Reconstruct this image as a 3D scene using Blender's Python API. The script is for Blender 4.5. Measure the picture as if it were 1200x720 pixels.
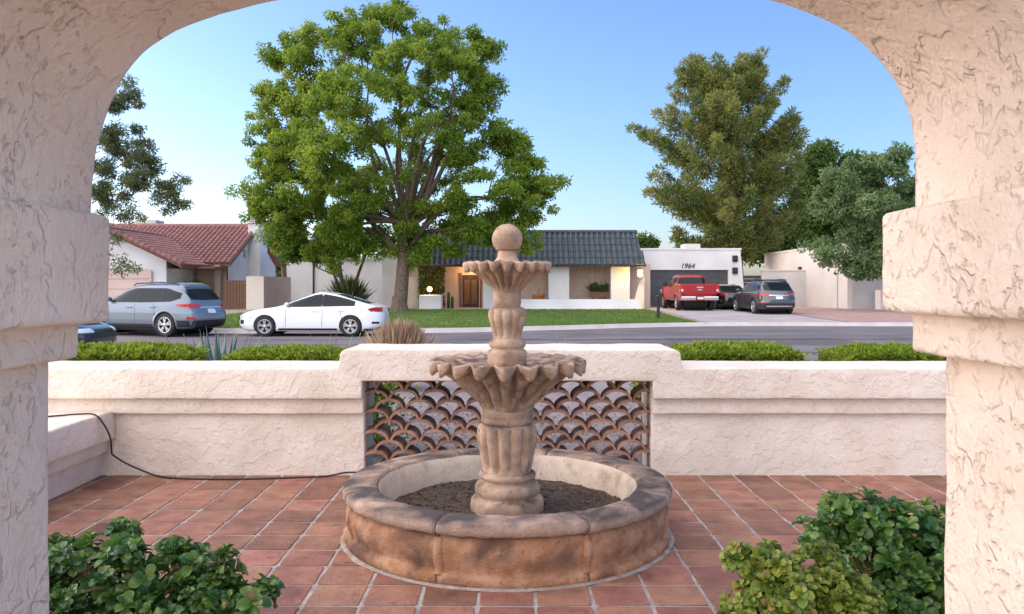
import bpy, bmesh, math, random
import numpy as np
from mathutils import Vector, Matrix, noise as mnoise
random.seed(7); rng = np.random.default_rng(11)
R = math.radians
for o in list(bpy.data.objects): bpy.data.objects.remove(o)
scene = bpy.context.scene
col = scene.collection

# ------------------------------------------------------------ camera, sky, fill lamp, exposure
F, CX, CY, EYE = 940.0, 598.0, 335.0, 1.6          # focal length in photo pixels, vanishing point, eye height
cam_data = bpy.data.cameras.new('camera'); cam = bpy.data.objects.new('camera', cam_data); col.objects.link(cam)
cam.location = (0, 0, EYE); cam.rotation_euler = (R(90), 0, 0)
cam_data.sensor_width = 36; cam_data.lens = 36*F/1200
cam_data.shift_x = (600-CX)/1200; cam_data.shift_y = -(360-CY)/1200
cam_data.clip_start = .05; cam_data.clip_end = 5000
scene.camera = cam
SUN_AZ, SUN_EL = -72.0, 10.0                        # degrees: left of the view axis, above the horizon
world = bpy.data.worlds.new('World'); scene.world = world; world.use_nodes = True
wn = world.node_tree.nodes; wl = world.node_tree.links
sky = wn.new('ShaderNodeTexSky'); sky.sky_type = 'NISHITA'; sky.sun_disc = False
sky.sun_elevation = R(SUN_EL); sky.sun_rotation = R(SUN_AZ)
sky.altitude = 300; sky.air_density = 1.0; sky.dust_density = 1.4; sky.ozone_density = 3.4
wb = wn.new('ShaderNodeMixRGB'); wb.blend_type = 'MULTIPLY'; wb.inputs[0].default_value = 1; wb.inputs[2].default_value = (1.0, .915, 1.03, 1)   # camera white balance: dusk air reads periwinkle
wl.new(sky.outputs[0], wb.inputs[1]); wl.new(wb.outputs[0], wn['Background'].inputs[0]); wn['Background'].inputs[1].default_value = .125
sl = bpy.data.lights.new('fill_sun', 'SUN'); fill_sun = bpy.data.objects.new('fill_sun', sl); col.objects.link(fill_sun)
sl.energy = 2.2; sl.angle = R(125); sl.color = (1, .905, .80)
az, el = R(SUN_AZ-58), R(SUN_EL+26)     # added soft fill lamp, aimed from behind the camera to brighten camera-facing walls
sdir = Vector((math.sin(az)*math.cos(el), math.cos(az)*math.cos(el), math.sin(el)))
fill_sun.rotation_euler = sdir.to_track_quat('Z', 'Y').to_euler()
vs = scene.view_settings; vs.view_transform = 'Standard'; vs.look = 'None'; vs.gamma = 1; vs.exposure = 1.68
scene.render.engine = 'CYCLES'
scene.render.resolution_x, scene.render.resolution_y = 1024, 614

# ------------------------------------------------------------ helpers
def at(px, py, d): return Vector(((px-CX)/F*d, d, EYE-(py-CY)/F*d))
def ax(px, d): return (px-CX)/F*d
def az_(py, d): return EYE-(py-CY)/F*d
def tag(o, label=None, cat=None, group=None, kind=None):
    if label: o['label'] = label
    if cat: o['category'] = cat
    if group: o['group'] = group
    if kind: o['kind'] = kind
    return o
def empty(name, loc=(0,0,0), rz=0):
    o = bpy.data.objects.new(name, None); col.objects.link(o); o.empty_display_size = .1
    o.location = loc; o.rotation_euler = (0, 0, rz); return o
def link(name, me, mat=None, parent=None, loc=None):
    o = bpy.data.objects.new(name, me); col.objects.link(o)
    if mat is not None and len(me.materials) == 0: me.materials.append(mat)
    if parent is not None: o.parent = parent
    if loc is not None: o.location = loc
    return o
def smoothstep(a, b, x):
    t = min(1, max(0, (x-a)/(b-a))); return t*t*(3-2*t)
class MB:
    def __init__(s): s.v = []; s.f = []; s.sm = []
    def quad(s, a, b, c, d, sm=False):
        n = len(s.v); s.v += [tuple(a), tuple(b), tuple(c), tuple(d)]; s.f.append((n, n+1, n+2, n+3)); s.sm.append(sm); return s
    def poly(s, pts, sm=False):
        n = len(s.v); s.v += [tuple(p) for p in pts]; s.f.append(tuple(range(n, n+len(pts)))); s.sm.append(sm); return s
    def box(s, x0, x1, y0, y1, z0, z1):
        n = len(s.v)
        s.v += [(x0,y0,z0),(x1,y0,z0),(x1,y1,z0),(x0,y1,z0),(x0,y0,z1),(x1,y0,z1),(x1,y1,z1),(x0,y1,z1)]
        for f in ((0,3,2,1),(4,5,6,7),(0,1,5,4),(1,2,6,5),(2,3,7,6),(3,0,4,7)):
            s.f.append(tuple(n+i for i in f)); s.sm.append(False)
        return s
    def grid(s, rows, close_u=False, close_v=False, sm=True):
        n = len(s.v); nr = len(rows); nc = len(rows[0])
        for r in rows: s.v += [tuple(p) for p in r]
        for i in range(nr if close_v else nr-1):
            i2 = (i+1) % nr
            for j in range(nc if close_u else nc-1):
                j2 = (j+1) % nc
                s.f.append((n+i*nc+j, n+i*nc+j2, n+i2*nc+j2, n+i2*nc+j)); s.sm.append(sm)
        return s
    def tube(s, pts, rad, seg=8, caps=True):
        pts = [Vector(p) for p in pts]; rows = []
        if not hasattr(rad, '__len__'): rad = [rad]*len(pts)
        u = None
        for i, p in enumerate(pts):
            t = (pts[min(i+1, len(pts)-1)]-pts[max(i-1, 0)]).normalized()
            if u is None:
                u = t.orthogonal().normalized()
            else:
                u = (u - t*u.dot(t)); u = u.normalized() if u.length > 1e-6 else t.orthogonal().normalized()
            w = t.cross(u)
            rows.append([p+(u*math.cos(2*math.pi*k/seg)+w*math.sin(2*math.pi*k/seg))*rad[i] for k in range(seg)])
        s.grid(rows, close_u=True)
        if caps: s.poly(rows[0][::-1]); s.poly(rows[-1])
        return s
    def lathe(s, prof, seg=32, fn=None, cap=True, center=(0,0,0)):
        rows = []; cx, cy, cz = center
        for r, z in prof:
            row = []
            for k in range(seg):
                a = 2*math.pi*k/seg; rr, zz = (r, z) if fn is None else fn(r, z, a)
                row.append((cx+rr*math.cos(a), cy+rr*math.sin(a), cz+zz))
            rows.append(row)
        s.grid(rows, close_u=True)
        if cap: s.poly(rows[0][::-1]); s.poly(rows[-1])
        return s
    def mesh(s, name):
        me = bpy.data.meshes.new(name); me.from_pydata(s.v, [], s.f)
        me.polygons.foreach_set('use_smooth', s.sm); me.update(); return me
    def build(s, name, mat=None, parent=None, loc=None, bevel=0, weld=False):
        me = s.mesh(name)
        if weld or bevel:
            bm = bmesh.new(); bm.from_mesh(me)
            bmesh.ops.remove_doubles(bm, verts=bm.verts, dist=1e-5)
            bmesh.ops.recalc_face_normals(bm, faces=bm.faces)
            if bevel:
                es = [e for e in bm.edges if len(e.link_faces) == 2 and e.calc_face_angle(0) > .5]
                bmesh.ops.bevel(bm, geom=es, offset=bevel, segments=2, profile=.6, affect='EDGES')
            bm.to_mesh(me); bm.free()
        return link(name, me, mat, parent, loc)

# ------------------------------------------------------------ materials
def rgba(c): return (c[0], c[1], c[2], 1)
def mat(name, c1, c2=None, scale=4, rough=.85, bump=0, bscale=None, metal=0, spec=.4, coat=0, rand=0, ramp=(.35,.65), detail=8, emit=0, world_pos=False):
    m = bpy.data.materials.new(name); m.use_nodes = True; nt = m.node_tree; n = nt.nodes; l = nt.links
    b = n['Principled BSDF']; b.inputs['Roughness'].default_value = rough; b.inputs['Metallic'].default_value = metal
    b.inputs['Specular IOR Level'].default_value = spec; b.inputs['Coat Weight'].default_value = coat; b.inputs['Coat Roughness'].default_value = .06
    b.inputs['Base Color'].default_value = rgba(c1)
    if world_pos:
        tc = n.new('ShaderNodeNewGeometry'); vec = tc.outputs['Position']
    else:
        tc = n.new('ShaderNodeTexCoord'); vec = tc.outputs['Object']
    outc = None
    if c2 is not None:
        t = n.new('ShaderNodeTexNoise'); t.inputs['Scale'].default_value = scale; t.inputs['Detail'].default_value = detail
        l.new(vec, t.inputs['Vector'])
        r = n.new('ShaderNodeValToRGB'); r.color_ramp.elements[0].position = ramp[0]; r.color_ramp.elements[1].position = ramp[1]
        r.color_ramp.elements[0].color = rgba(c1); r.color_ramp.elements[1].color = rgba(c2)
        l.new(t.outputs['Fac'], r.inputs[0]); outc = r.outputs[0]
    if rand and outc is not None:
        oi = n.new('ShaderNodeObjectInfo'); mr = n.new('ShaderNodeMapRange'); mr.inputs[3].default_value = 1-rand; mr.inputs[4].default_value = 1+rand
        l.new(oi.outputs['Random'], mr.inputs[0]); h = n.new('ShaderNodeHueSaturation'); l.new(mr.outputs[0], h.inputs['Value'])
        mr2 = n.new('ShaderNodeMapRange'); mr2.inputs[3].default_value = .5-rand*.04; mr2.inputs[4].default_value = .5+rand*.04
        ml = n.new('ShaderNodeMath'); ml.operation = 'FRACT'; mm = n.new('ShaderNodeMath'); mm.operation = 'MULTIPLY'; mm.inputs[1].default_value = 17.3
        l.new(oi.outputs['Random'], mm.inputs[0]); l.new(mm.outputs[0], ml.inputs[0]); l.new(ml.outputs[0], mr2.inputs[0]); l.new(mr2.outputs[0], h.inputs['Hue'])
        l.new(outc, h.inputs['Color']); outc = h.outputs[0]
    if outc is not None: l.new(outc, b.inputs['Base Color'])
    if bump:
        t2 = n.new('ShaderNodeTexNoise'); t2.inputs['Scale'].default_value = bscale or scale*6; t2.inputs['Detail'].default_value = 8; l.new(vec, t2.inputs['Vector'])
        bp = n.new('ShaderNodeBump'); bp.inputs['Strength'].default_value = bump; bp.inputs['Distance'].default_value = .02
        l.new(t2.outputs['Fac'], bp.inputs['Height']); l.new(bp.outputs[0], b.inputs['Normal'])
    if emit:
        b.inputs['Emission Color'].default_value = rgba(c1); b.inputs['Emission Strength'].default_value = emit
    m.diffuse_color = rgba(c1); return m
def stucco(name, base, crack, scale=1.0, strength=.8, crackamt=1.0):
    """skip-trowel stucco: flat knocked-down plateaus with ragged torn hollows coloured darker"""
    m = bpy.data.materials.new(name); m.use_nodes = True; nt = m.node_tree; n = nt.nodes; l = nt.links
    b = n['Principled BSDF']; b.inputs['Roughness'].default_value = .92; b.inputs['Specular IOR Level'].default_value = .2
    g = n.new('ShaderNodeNewGeometry')
    def nz(s, d, dist=0, rough=.5):
        t = n.new('ShaderNodeTexNoise'); t.inputs['Scale'].default_value = s*scale; t.inputs['Detail'].default_value = d
        t.inputs['Distortion'].default_value = dist; t.inputs['Roughness'].default_value = rough; l.new(g.outputs['Position'], t.inputs['Vector']); return t.outputs['Fac']
    def mp(v, a, c, o0=0, o1=1):
        r = n.new('ShaderNodeMapRange'); r.interpolation_type = 'SMOOTHSTEP'
        r.inputs[1].default_value = a; r.inputs[2].default_value = c; r.inputs[3].default_value = o0; r.inputs[4].default_value = o1; l.new(v, r.inputs[0]); return r.outputs[0]
    def mth(op, a, c):
        k = n.new('ShaderNodeMath'); k.operation = op
        for i, q in enumerate((a, c)):
            if isinstance(q, (int, float)): k.inputs[i].default_value = q
            else: l.new(q, k.inputs[i])
        return k.outputs[0]
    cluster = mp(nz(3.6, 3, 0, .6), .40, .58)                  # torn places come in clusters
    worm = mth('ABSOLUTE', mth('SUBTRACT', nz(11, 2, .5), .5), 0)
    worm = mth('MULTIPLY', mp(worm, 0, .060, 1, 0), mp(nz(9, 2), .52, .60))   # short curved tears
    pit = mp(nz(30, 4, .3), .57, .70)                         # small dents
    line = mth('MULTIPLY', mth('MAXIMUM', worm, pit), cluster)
    plate = mp(nz(7, 3, .2), .47, .55)                         # knocked-down plateaus
    fine = nz(60, 6)
    h = mth('ADD', mth('MULTIPLY', plate, .55), mth('ADD', mth('MULTIPLY', fine, .30), mth('ADD', mth('MULTIPLY', line, -.55), mth('MULTIPLY', nz(15, 6, .3, .62), 1.1))))
    bp = n.new('ShaderNodeBump'); bp.inputs['Strength'].default_value = strength; bp.inputs['Distance'].default_value = .014/scale
    l.new(h, bp.inputs['Height']); l.new(bp.outputs[0], b.inputs['Normal'])
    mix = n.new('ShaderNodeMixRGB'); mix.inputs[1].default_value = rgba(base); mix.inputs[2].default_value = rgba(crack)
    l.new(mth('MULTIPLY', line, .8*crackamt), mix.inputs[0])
    mix2 = n.new('ShaderNodeMixRGB'); mix2.blend_type = 'MULTIPLY'; l.new(mix.outputs[0], mix2.inputs[1])
    cr = n.new('ShaderNodeValToRGB'); cr.color_ramp.elements[0].position = .35; cr.color_ramp.elements[1].position = .65
    cr.color_ramp.elements[0].color = (.86,.83,.80,1); cr.color_ramp.elements[1].color = (1.0,1.0,1.0,1); l.new(nz(1.7, 5), cr.inputs[0]); l.new(cr.outputs[0], mix2.inputs[2])
    mix2.inputs[0].default_value = .9; l.new(mix2.outputs[0], b.inputs['Base Color'])
    return m
def stone(name, c1, c2, grime, up=.8, gscale=5, gth=(.42,.62), bump=.5, rand=0):
    """carved quarry stone with dark weathering where water sits"""
    m = bpy.data.materials.new(name); m.use_nodes = True; nt = m.node_tree; n = nt.nodes; l = nt.links
    b = n['Principled BSDF']; b.inputs['Roughness'].default_value = .9; b.inputs['Specular IOR Level'].default_value = .2
    g = n.new('ShaderNodeNewGeometry')
    def nz(s, d, dist=0):
        t = n.new('ShaderNodeTexNoise'); t.inputs['Scale'].default_value = s; t.inputs['Detail'].default_value = d; t.inputs['Distortion'].default_value = dist
        l.new(g.outputs['Position'], t.inputs['Vector']); return t.outputs['Fac']
    r = n.new('ShaderNodeValToRGB'); r.color_ramp.elements[0].position = .36; r.color_ramp.elements[1].position = .64
    r.color_ramp.elements[0].color = rgba(c1); r.color_ramp.elements[1].color = rgba(c2); l.new(nz(11, 12, .3), r.inputs[0])
    sx = n.new('ShaderNodeSeparateXYZ'); l.new(g.outputs['Normal'], sx.inputs[0])
    mr = n.new('ShaderNodeMapRange'); mr.inputs[1].default_value = .15; mr.inputs[2].default_value = .85; l.new(sx.outputs[2], mr.inputs[0])
    gm = n.new('ShaderNodeMapRange'); gm.inputs[1].default_value = gth[0]; gm.inputs[2].default_value = gth[1]; l.new(nz(gscale, 9, .5), gm.inputs[0])
    a = n.new('ShaderNodeMath'); a.operation = 'MULTIPLY_ADD'; a.inputs[1].default_value = up; a.inputs[2].default_value = 1-up; l.new(mr.outputs[0], a.inputs[0])
    k = n.new('ShaderNodeMath'); k.operation = 'MULTIPLY'; l.new(a.outputs[0], k.inputs[0]); l.new(gm.outputs[0], k.inputs[1])
    mx = n.new('ShaderNodeMixRGB'); l.new(k.outputs[0], mx.inputs[0]); l.new(r.outputs[0], mx.inputs[1]); mx.inputs[2].default_value = rgba(grime)
    # small pits and speckle
    v = n.new('ShaderNodeMapRange'); v.inputs[1].default_value = .60; v.inputs[2].default_value = .74; l.new(nz(46, 8, .3), v.inputs[0])
    mx2 = n.new('ShaderNodeMixRGB'); mx2.blend_type = 'MULTIPLY'; mx2.inputs[2].default_value = (.55,.48,.43,1); l.new(v.outputs[0], mx2.inputs[0]); l.new(mx.outputs[0], mx2.inputs[1])
    l.new(mx2.outputs[0], b.inputs['Base Color'])
    bp = n.new('ShaderNodeBump'); bp.inputs['Strength'].default_value = bump; bp.inputs['Distance'].default_value = .01; hm = n.new('ShaderNodeMath'); hm.operation = 'ADD'; l.new(nz(26, 9), hm.inputs[0]); l.new(nz(95, 6), hm.inputs[1]); l.new(hm.outputs[0], bp.inputs['Height']); l.new(bp.outputs[0], b.inputs['Normal'])
    return m
def leafmat(name, cols, trans=.35, rough=.5, spec=.3):
    m = bpy.data.materials.new(name); m.use_nodes = True; nt = m.node_tree; n = nt.nodes; l = nt.links
    b = n['Principled BSDF']; b.inputs['Roughness'].default_value = rough; b.inputs['Specular IOR Level'].default_value = spec
    a = n.new('ShaderNodeAttribute'); a.attribute_name = 'tint'
    r = n.new('ShaderNodeValToRGB'); e = r.color_ramp.elements
    while len(e) < len(cols): e.new(.5)
    for i, c in enumerate(cols): e[i].position = i/(len(cols)-1); e[i].color = rgba(c)
    l.new(a.outputs['Fac'], r.inputs[0]); l.new(r.outputs[0], b.inputs['Base Color'])
    t = n.new('ShaderNodeBsdfTranslucent'); hs = n.new('ShaderNodeHueSaturation'); hs.inputs['Value'].default_value = 1.5; hs.inputs['Hue'].default_value = .485
    l.new(r.outputs[0], hs.inputs['Color']); l.new(hs.outputs[0], t.inputs[0])
    mx = n.new('ShaderNodeMixShader'); mx.inputs[0].default_value = trans; l.new(b.outputs[0], mx.inputs[1]); l.new(t.outputs[0], mx.inputs[2])
    l.new(mx.outputs[0], n['Material Output'].inputs[0]); return m

M = {}
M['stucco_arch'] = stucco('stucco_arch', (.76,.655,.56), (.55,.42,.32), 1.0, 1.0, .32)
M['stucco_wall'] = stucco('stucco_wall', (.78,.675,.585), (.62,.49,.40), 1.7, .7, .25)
M['grout'] = mat('grout', (.47,.41,.385), (.27,.225,.205), 7, .95, .6, 60, world_pos=True)
M['tile'] = mat('terracotta_tile', (.335,.160,.112), (.235,.108,.078), 6, .62, .35, 30, rand=.26, spec=.35, world_pos=True)
def tilemat():
    m = mat('terracotta_tile', (.335,.160,.105), (.235,.108,.072), 6, .65, .5, 26, rand=.24, spec=.35, world_pos=True); nt = m.node_tree; n = nt.nodes; l = nt.links; b = n['Principled BSDF']
    src = b.inputs['Base Color'].links[0].from_socket; g = n.new('ShaderNodeNewGeometry')
    for sc, lo, hi, c, amt in ((1.6,.50,.68,(.50,.46,.46),.75), (9,.58,.70,(.42,.38,.38),.7), (5,.60,.74,(1.35,1.28,1.25),.8), (55,.60,.68,(.60,.55,.52),.6)):
        t = n.new('ShaderNodeTexNoise'); t.inputs['Scale'].default_value = sc; t.inputs['Detail'].default_value = 7; t.inputs['Roughness'].default_value = .62; l.new(g.outputs['Position'], t.inputs['Vector'])
        r = n.new('ShaderNodeMapRange'); r.inputs[1].default_value = lo; r.inputs[2].default_value = hi; r.inputs[4].default_value = amt; l.new(t.outputs['Fac'], r.inputs[0])
        mx = n.new('ShaderNodeMixRGB'); mx.blend_type = 'MULTIPLY'; mx.inputs[2].default_value = rgba(c); l.new(r.outputs[0], mx.inputs[0]); l.new(src, mx.inputs[1]); src = mx.outputs[0]
    l.new(src, b.inputs['Base Color']); return m
M['tile'] = tilemat()
M['clay'] = mat('clay_barrel', (.39,.215,.145), (.235,.125,.09), 8, .85, .5, 40, rand=.22, world_pos=True)
M['stone'] = stone('cantera_stone', (.37,.245,.17), (.50,.355,.26), (.12,.085,.07), .5, 6, (.47,.66))
M['stone_body'] = stone('basin_stone', (.37,.175,.088), (.50,.29,.185), (.15,.085,.058), .0, 4.2, (.45,.68), .9)
M['stone_rim'] = stone('rim_stone', (.40,.265,.195), (.52,.37,.285), (.095,.076,.070), .62, 3.6, (.34,.60), .9)
M['stone_in'] = stone('inner_stone', (.60,.48,.37), (.68,.56,.44), (.36,.27,.2), .2, 5, (.55,.75))
M['soil'] = mat('soil', (.060,.040,.030), (.125,.085,.065), 25, 1, 1, 80, world_pos=True)
M['asphalt'] = mat('asphalt', (.110,.098,.106), (.175,.152,.158), .35, .9, .5, 50, world_pos=True)
M['concrete'] = mat('concrete', (.42,.375,.36), (.50,.45,.43), 1.2, .9, .3, 40, world_pos=True)
M['drive'] = mat('drive_concrete', (.33,.29,.29), (.42,.37,.365), .7, .85, .3, 30, world_pos=True)
M['paver'] = mat('paver', (.36,.22,.19), (.44,.29,.25), 2.2, .9, .3, 30, rand=.12, world_pos=True)
M['gravel'] = mat('gravel', (.21,.175,.175), (.31,.26,.26), 22, .95, 1, 60, world_pos=True)
M['dirt'] = mat('dirt', (.34,.26,.21), (.42,.33,.27), 1.3, .95, .6, 20, world_pos=True)
M['lawn'] = mat('lawn', (.080,.130,.024), (.165,.205,.055), .7, .9, .9, 70, world_pos=True)
M['white_wall'] = mat('white_house_wall', (.62,.62,.63), (.74,.74,.74), .6, .9, .3, 40, world_pos=True)
M['cream_wall'] = mat('cream_house_wall', (.66,.58,.52), (.72,.64,.58), .8, .9, .3, 40, world_pos=True)
M['tan_wall'] = mat('tan_house_wall', (.42,.31,.24), (.48,.36,.29), .8, .9, .3, 40, world_pos=True)
M['pink_wall'] = mat('pink_fence_wall', (.56,.42,.37), (.62,.48,.43), 1, .9, .3, 40, world_pos=True)
M['warm_wall'] = mat('porch_wall', (.60,.46,.38), (.66,.52,.44), 1, .9, .2, 40, world_pos=True)
M['grey_wall'] = mat('block_wall', (.50,.475,.46), (.57,.545,.53), 1, .9, .3, 40, world_pos=True)
M['roof_dark'] = mat('dark_roof_tile', (.040,.055,.066), (.066,.082,.094), 3, .6, .3, 12, world_pos=True)
M['roof_red'] = mat('red_roof_tile', (.23,.105,.10), (.31,.155,.14), 3, .8, .3, 12, world_pos=True)
M['dark_wood'] = mat('dark_wood', (.045,.028,.020), (.07,.045,.032), 6, .6)
M['brown_wood'] = mat('brown_wood', (.13,.07,.042), (.18,.10,.06), 6, .7, .3, 30)
M['door_dark'] = mat('garage_door_paint', (.052,.055,.066), (.062,.066,.078), 2, .5)
M['black'] = mat('black_metal', (.015,.015,.017), None, rough=.45)
M['rubber'] = mat('rubber', (.018,.018,.019), (.026,.026,.027), 20, .8)
M['cable'] = mat('cable_rubber', (.02,.018,.02), None, rough=.5)
M['glass'] = mat('tinted_glass', (.010,.014,.016), None, rough=.05, spec=.22)
M['win'] = mat('house_window', (.05,.06,.065), None, rough=.06, spec=.6)
M['chrome'] = mat('chrome', (.62,.62,.64), None, rough=.16, metal=1)
M['alloy'] = mat('alloy', (.46,.46,.48), None, rough=.3, metal=.8)
M['trim'] = mat('dark_trim', (.022,.022,.024), None, rough=.55)
M['red_lens'] = mat('red_lens', (.42,.012,.016), None, rough=.12, coat=.6)
M['clear_lens'] = mat('clear_lens', (.55,.56,.58), None, rough=.1, coat=.6)
M['amber'] = mat('amber_lens', (.6,.2,.03), None, rough=.15, coat=.5)
M['plate'] = mat('plate', (.68,.68,.70), (.50,.52,.58), 18, .5)
M['p_white'] = mat('paint_white', (.76,.77,.78), None, rough=.25, coat=.5)
M['p_silver'] = mat('paint_silver_blue', (.15,.185,.235), None, rough=.34, metal=.35, coat=.5)
M['p_red'] = mat('paint_red', (.30,.006,.011), None, rough=.26, coat=.5)
M['p_grey'] = mat('paint_grey', (.062,.068,.078), None, rough=.28, metal=.5, coat=1)
M['p_black'] = mat('paint_black', (.014,.014,.016), None, rough=.2, coat=1)
M['p_navy'] = mat('paint_navy', (.022,.030,.048), None, rough=.16, metal=.3, coat=1)
M['bark'] = mat('bark', (.10,.068,.050), (.17,.125,.098), 9, .95, 1, 30)
M['bark_pale'] = mat('bark_pale', (.20,.145,.11), (.29,.22,.17), 9, .95, 1, 30)
M['stem'] = mat('shrub_stem', (.20,.11,.065), (.28,.17,.11), 22, .9, .6, 60)
M['leaf_main'] = leafmat('leaf_ash', [(.046,.100,.016),(.100,.190,.022),(.165,.265,.030),(.250,.330,.045)], .5)
M['leaf_pine'] = leafmat('needles_pine', [(.052,.105,.036),(.110,.180,.052),(.185,.230,.062),(.285,.285,.090)], .5)
M['leaf_mid'] = leafmat('leaf_mid', [(.050,.095,.024),(.095,.165,.036),(.150,.225,.050)], .42)
M['leaf_olive'] = leafmat('leaf_grey_green', [(.070,.130,.052),(.130,.210,.085),(.220,.300,.130)], .45)
M['leaf_fine'] = leafmat('leaf_fine', [(.075,.110,.055),(.130,.175,.078),(.240,.245,.110)], .5)
M['leaf_hedge'] = leafmat('leaf_hedge', [(.075,.080,.016),(.120,.200,.018),(.230,.310,.026),(.350,.380,.048)], .4)
M['leaf_shrub'] = leafmat('leaf_shrub_dark', [(.030,.090,.022),(.062,.155,.032),(.110,.220,.042),(.210,.285,.055),(.26,.17,.06)], .3, .28, .5)
M['leaf_shrub2'] = leafmat('leaf_shrub_yellow', [(.062,.110,.018),(.125,.190,.026),(.215,.265,.034),(.290,.290,.055),(.30,.18,.06)], .3, .36, .45)
M['leaf_ivy'] = leafmat('leaf_ivy', [(.045,.080,.012),(.090,.130,.016),(.140,.170,.025)], .3)
M['grass_blade'] = leafmat('grass_blade', [(.060,.130,.020),(.100,.190,.028),(.150,.230,.045)], .3)
M['straw'] = leafmat('straw', [(.40,.27,.17),(.54,.39,.26),(.66,.53,.37)], .35)
M['agave'] = leafmat('agave_leaf', [(.090,.145,.120),(.130,.200,.165),(.170,.235,.195)], .08, .55)
M['agave2'] = leafmat('agave_green', [(.12,.17,.09),(.17,.23,.12),(.26,.29,.16)], .08, .55)
M['lamp_glow'] = mat('lamp_glass', (1.0,.55,.08), None, emit=.75)
M['lamp_glow2'] = mat('lamp_globe', (1.0,.68,.26), None, emit=.45)
# ------------------------------------------------------------ the setting: ground, road, lots
KERB = [(-160,27.8),(-12,27.4),(-6,27.2),(-2.5,27.4),(0,28.5),(3.3,30.3),(6.3,31.8),(9,32.3),(14,32.0),(40,31.5),(160,31.5)]
def kerb(x):
    for (a, ya), (b, yb) in zip(KERB, KERB[1:]):
        if a <= x <= b:
            return ya+(yb-ya)*(x-a)/(b-a)
    return KERB[-1][1] if x > 0 else KERB[0][1]
def kerbs(x): return sum(kerb(x+d) for d in (-2,-1,0,1,2))/5
def zfar(x, y):
    t = max(0, y-kerbs(x))
    return .13+.14*smoothstep(.5, 11, t)
MB().quad((-3000,-200,-.11),(3000,-200,-.11),(3000,4000,-.11),(-3000,4000,-.11)).build('ground', M['dirt'])['kind'] = 'structure'
def sheet(name, m, x0, x1, f0, f1, nu, nv, off, zf=zfar, kind='structure', xr=None):
    rows = []
    for j in range(nv+1):
        v = (j/nv)**1.5; row = []
        for i in range(nu+1):
            x = x0+(x1-x0)*i/nu; y = f0(x)+(f1(x)-f0(x))*v
            row.append((x, y, zf(x, y)+off))
        rows.append(row)
    o = MB().grid(rows).build(name, m); o['kind'] = kind; return o
xs_k = np.unique(np.concatenate([np.linspace(-150,-12,12), np.linspace(-12,16,57), np.linspace(16,150,12)]))
def ribbon(name, m, offs, kind='structure'):          # a strip that follows the far kerb: list of (offset, z)
    return MB().grid([[(x, kerbs(x)+o, z) for x in xs_k] for o, z in offs], sm=False).build(name, m)
o = MB().grid([[(x, 15.2, 0) for x in xs_k], [(x, kerbs(x)-.45, 0.0) for x in xs_k]], sm=False).build('road', M['asphalt']); o['kind'] = 'structure'
random.seed(21)
for k in range(7):                                    # tar-sealed cracks wandering across the asphalt
    y_ = random.uniform(17,28); x_ = random.uniform(-14,6); p_ = []; w_ = random.uniform(.03,.06)
    for q in range(26): p_.append((x_+q*.7, y_+.35*mnoise.noise(Vector((q*.35,k*7,0)))+.02*q, .004))
    p_ = [p for p in p_ if p[1] < kerbs(p[0])-.6]
    if len(p_) > 3:
        o = MB().grid([[(a, b-w_, c) for a, b, c in p_], [(a, b+w_*random.uniform(.6,1), c) for a, b, c in p_]], sm=False).build('tar_seam', M['rubber']); o['kind'] = 'structure'
o = MB().quad((4.5,22.0,.004),(9.8,21.4,.004),(9.9,24.3,.004),(4.7,24.6,.004)).build('road_patch', mat('patch_asphalt', (.085,.078,.084), (.115,.102,.108), 3, .9, .5, 50, world_pos=True)); o['kind'] = 'structure'
o = ribbon('kerb', M['concrete'], [(-.46,-.03),(-.455,.006),(-.10,.010),(-.03,.125),(.12,.134),(.125,.05)]); o['kind'] = 'structure'
o = MB().grid([[(x, kerbs(x)+.10+t, zfar(x, kerbs(x)+.1+t)-.012) for x in xs_k] for t in (0,2,4,6,8,11,20,60,400,3000)]).build('far_lot', M['dirt']); o['kind'] = 'structure'
# near-side gravel yard and kerb
o = MB().box(-60,60,7.0,14.6,-.10,-.02).build('gravel_yard', M['gravel']); o['kind'] = 'structure'
o = MB().box(-60,60,14.6,15.2,-.10,.10).build('near_kerb', M['concrete'], bevel=.03); o['kind'] = 'structure'
kf = lambda d: (lambda x: kerbs(x)+d)
sheet('driveway', M['drive'], 7.9, 13.6, kf(.13), lambda x: 50.6, 6, 16, .004)
sheet('front_path', M['concrete'], -4.8, 7.85, lambda x: 44.6, lambda x: 48.6, 10, 4, .006)
sheet('lawn', M['lawn'], -9.4, 7.6, kf(.13), lambda x: 44.5 if x > -6 else 47, 34, 20, .008)
sheet('side_lawn', M['lawn'], -13.2, -9.6, kf(.13), lambda x: 38.5, 8, 12, .008)
sheet('left_driveway', M['drive'], -26, -15.5, kf(.13), lambda x: 43.2, 8, 12, .004)
# paver driveway: courses of brick-coloured pavers laid as one sheet (each under three pixels from here)
pv = sheet('paver_driveway', M['paver'], 13.7, 26, kf(.13), lambda x: 47, 12, 14, .005)
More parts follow.
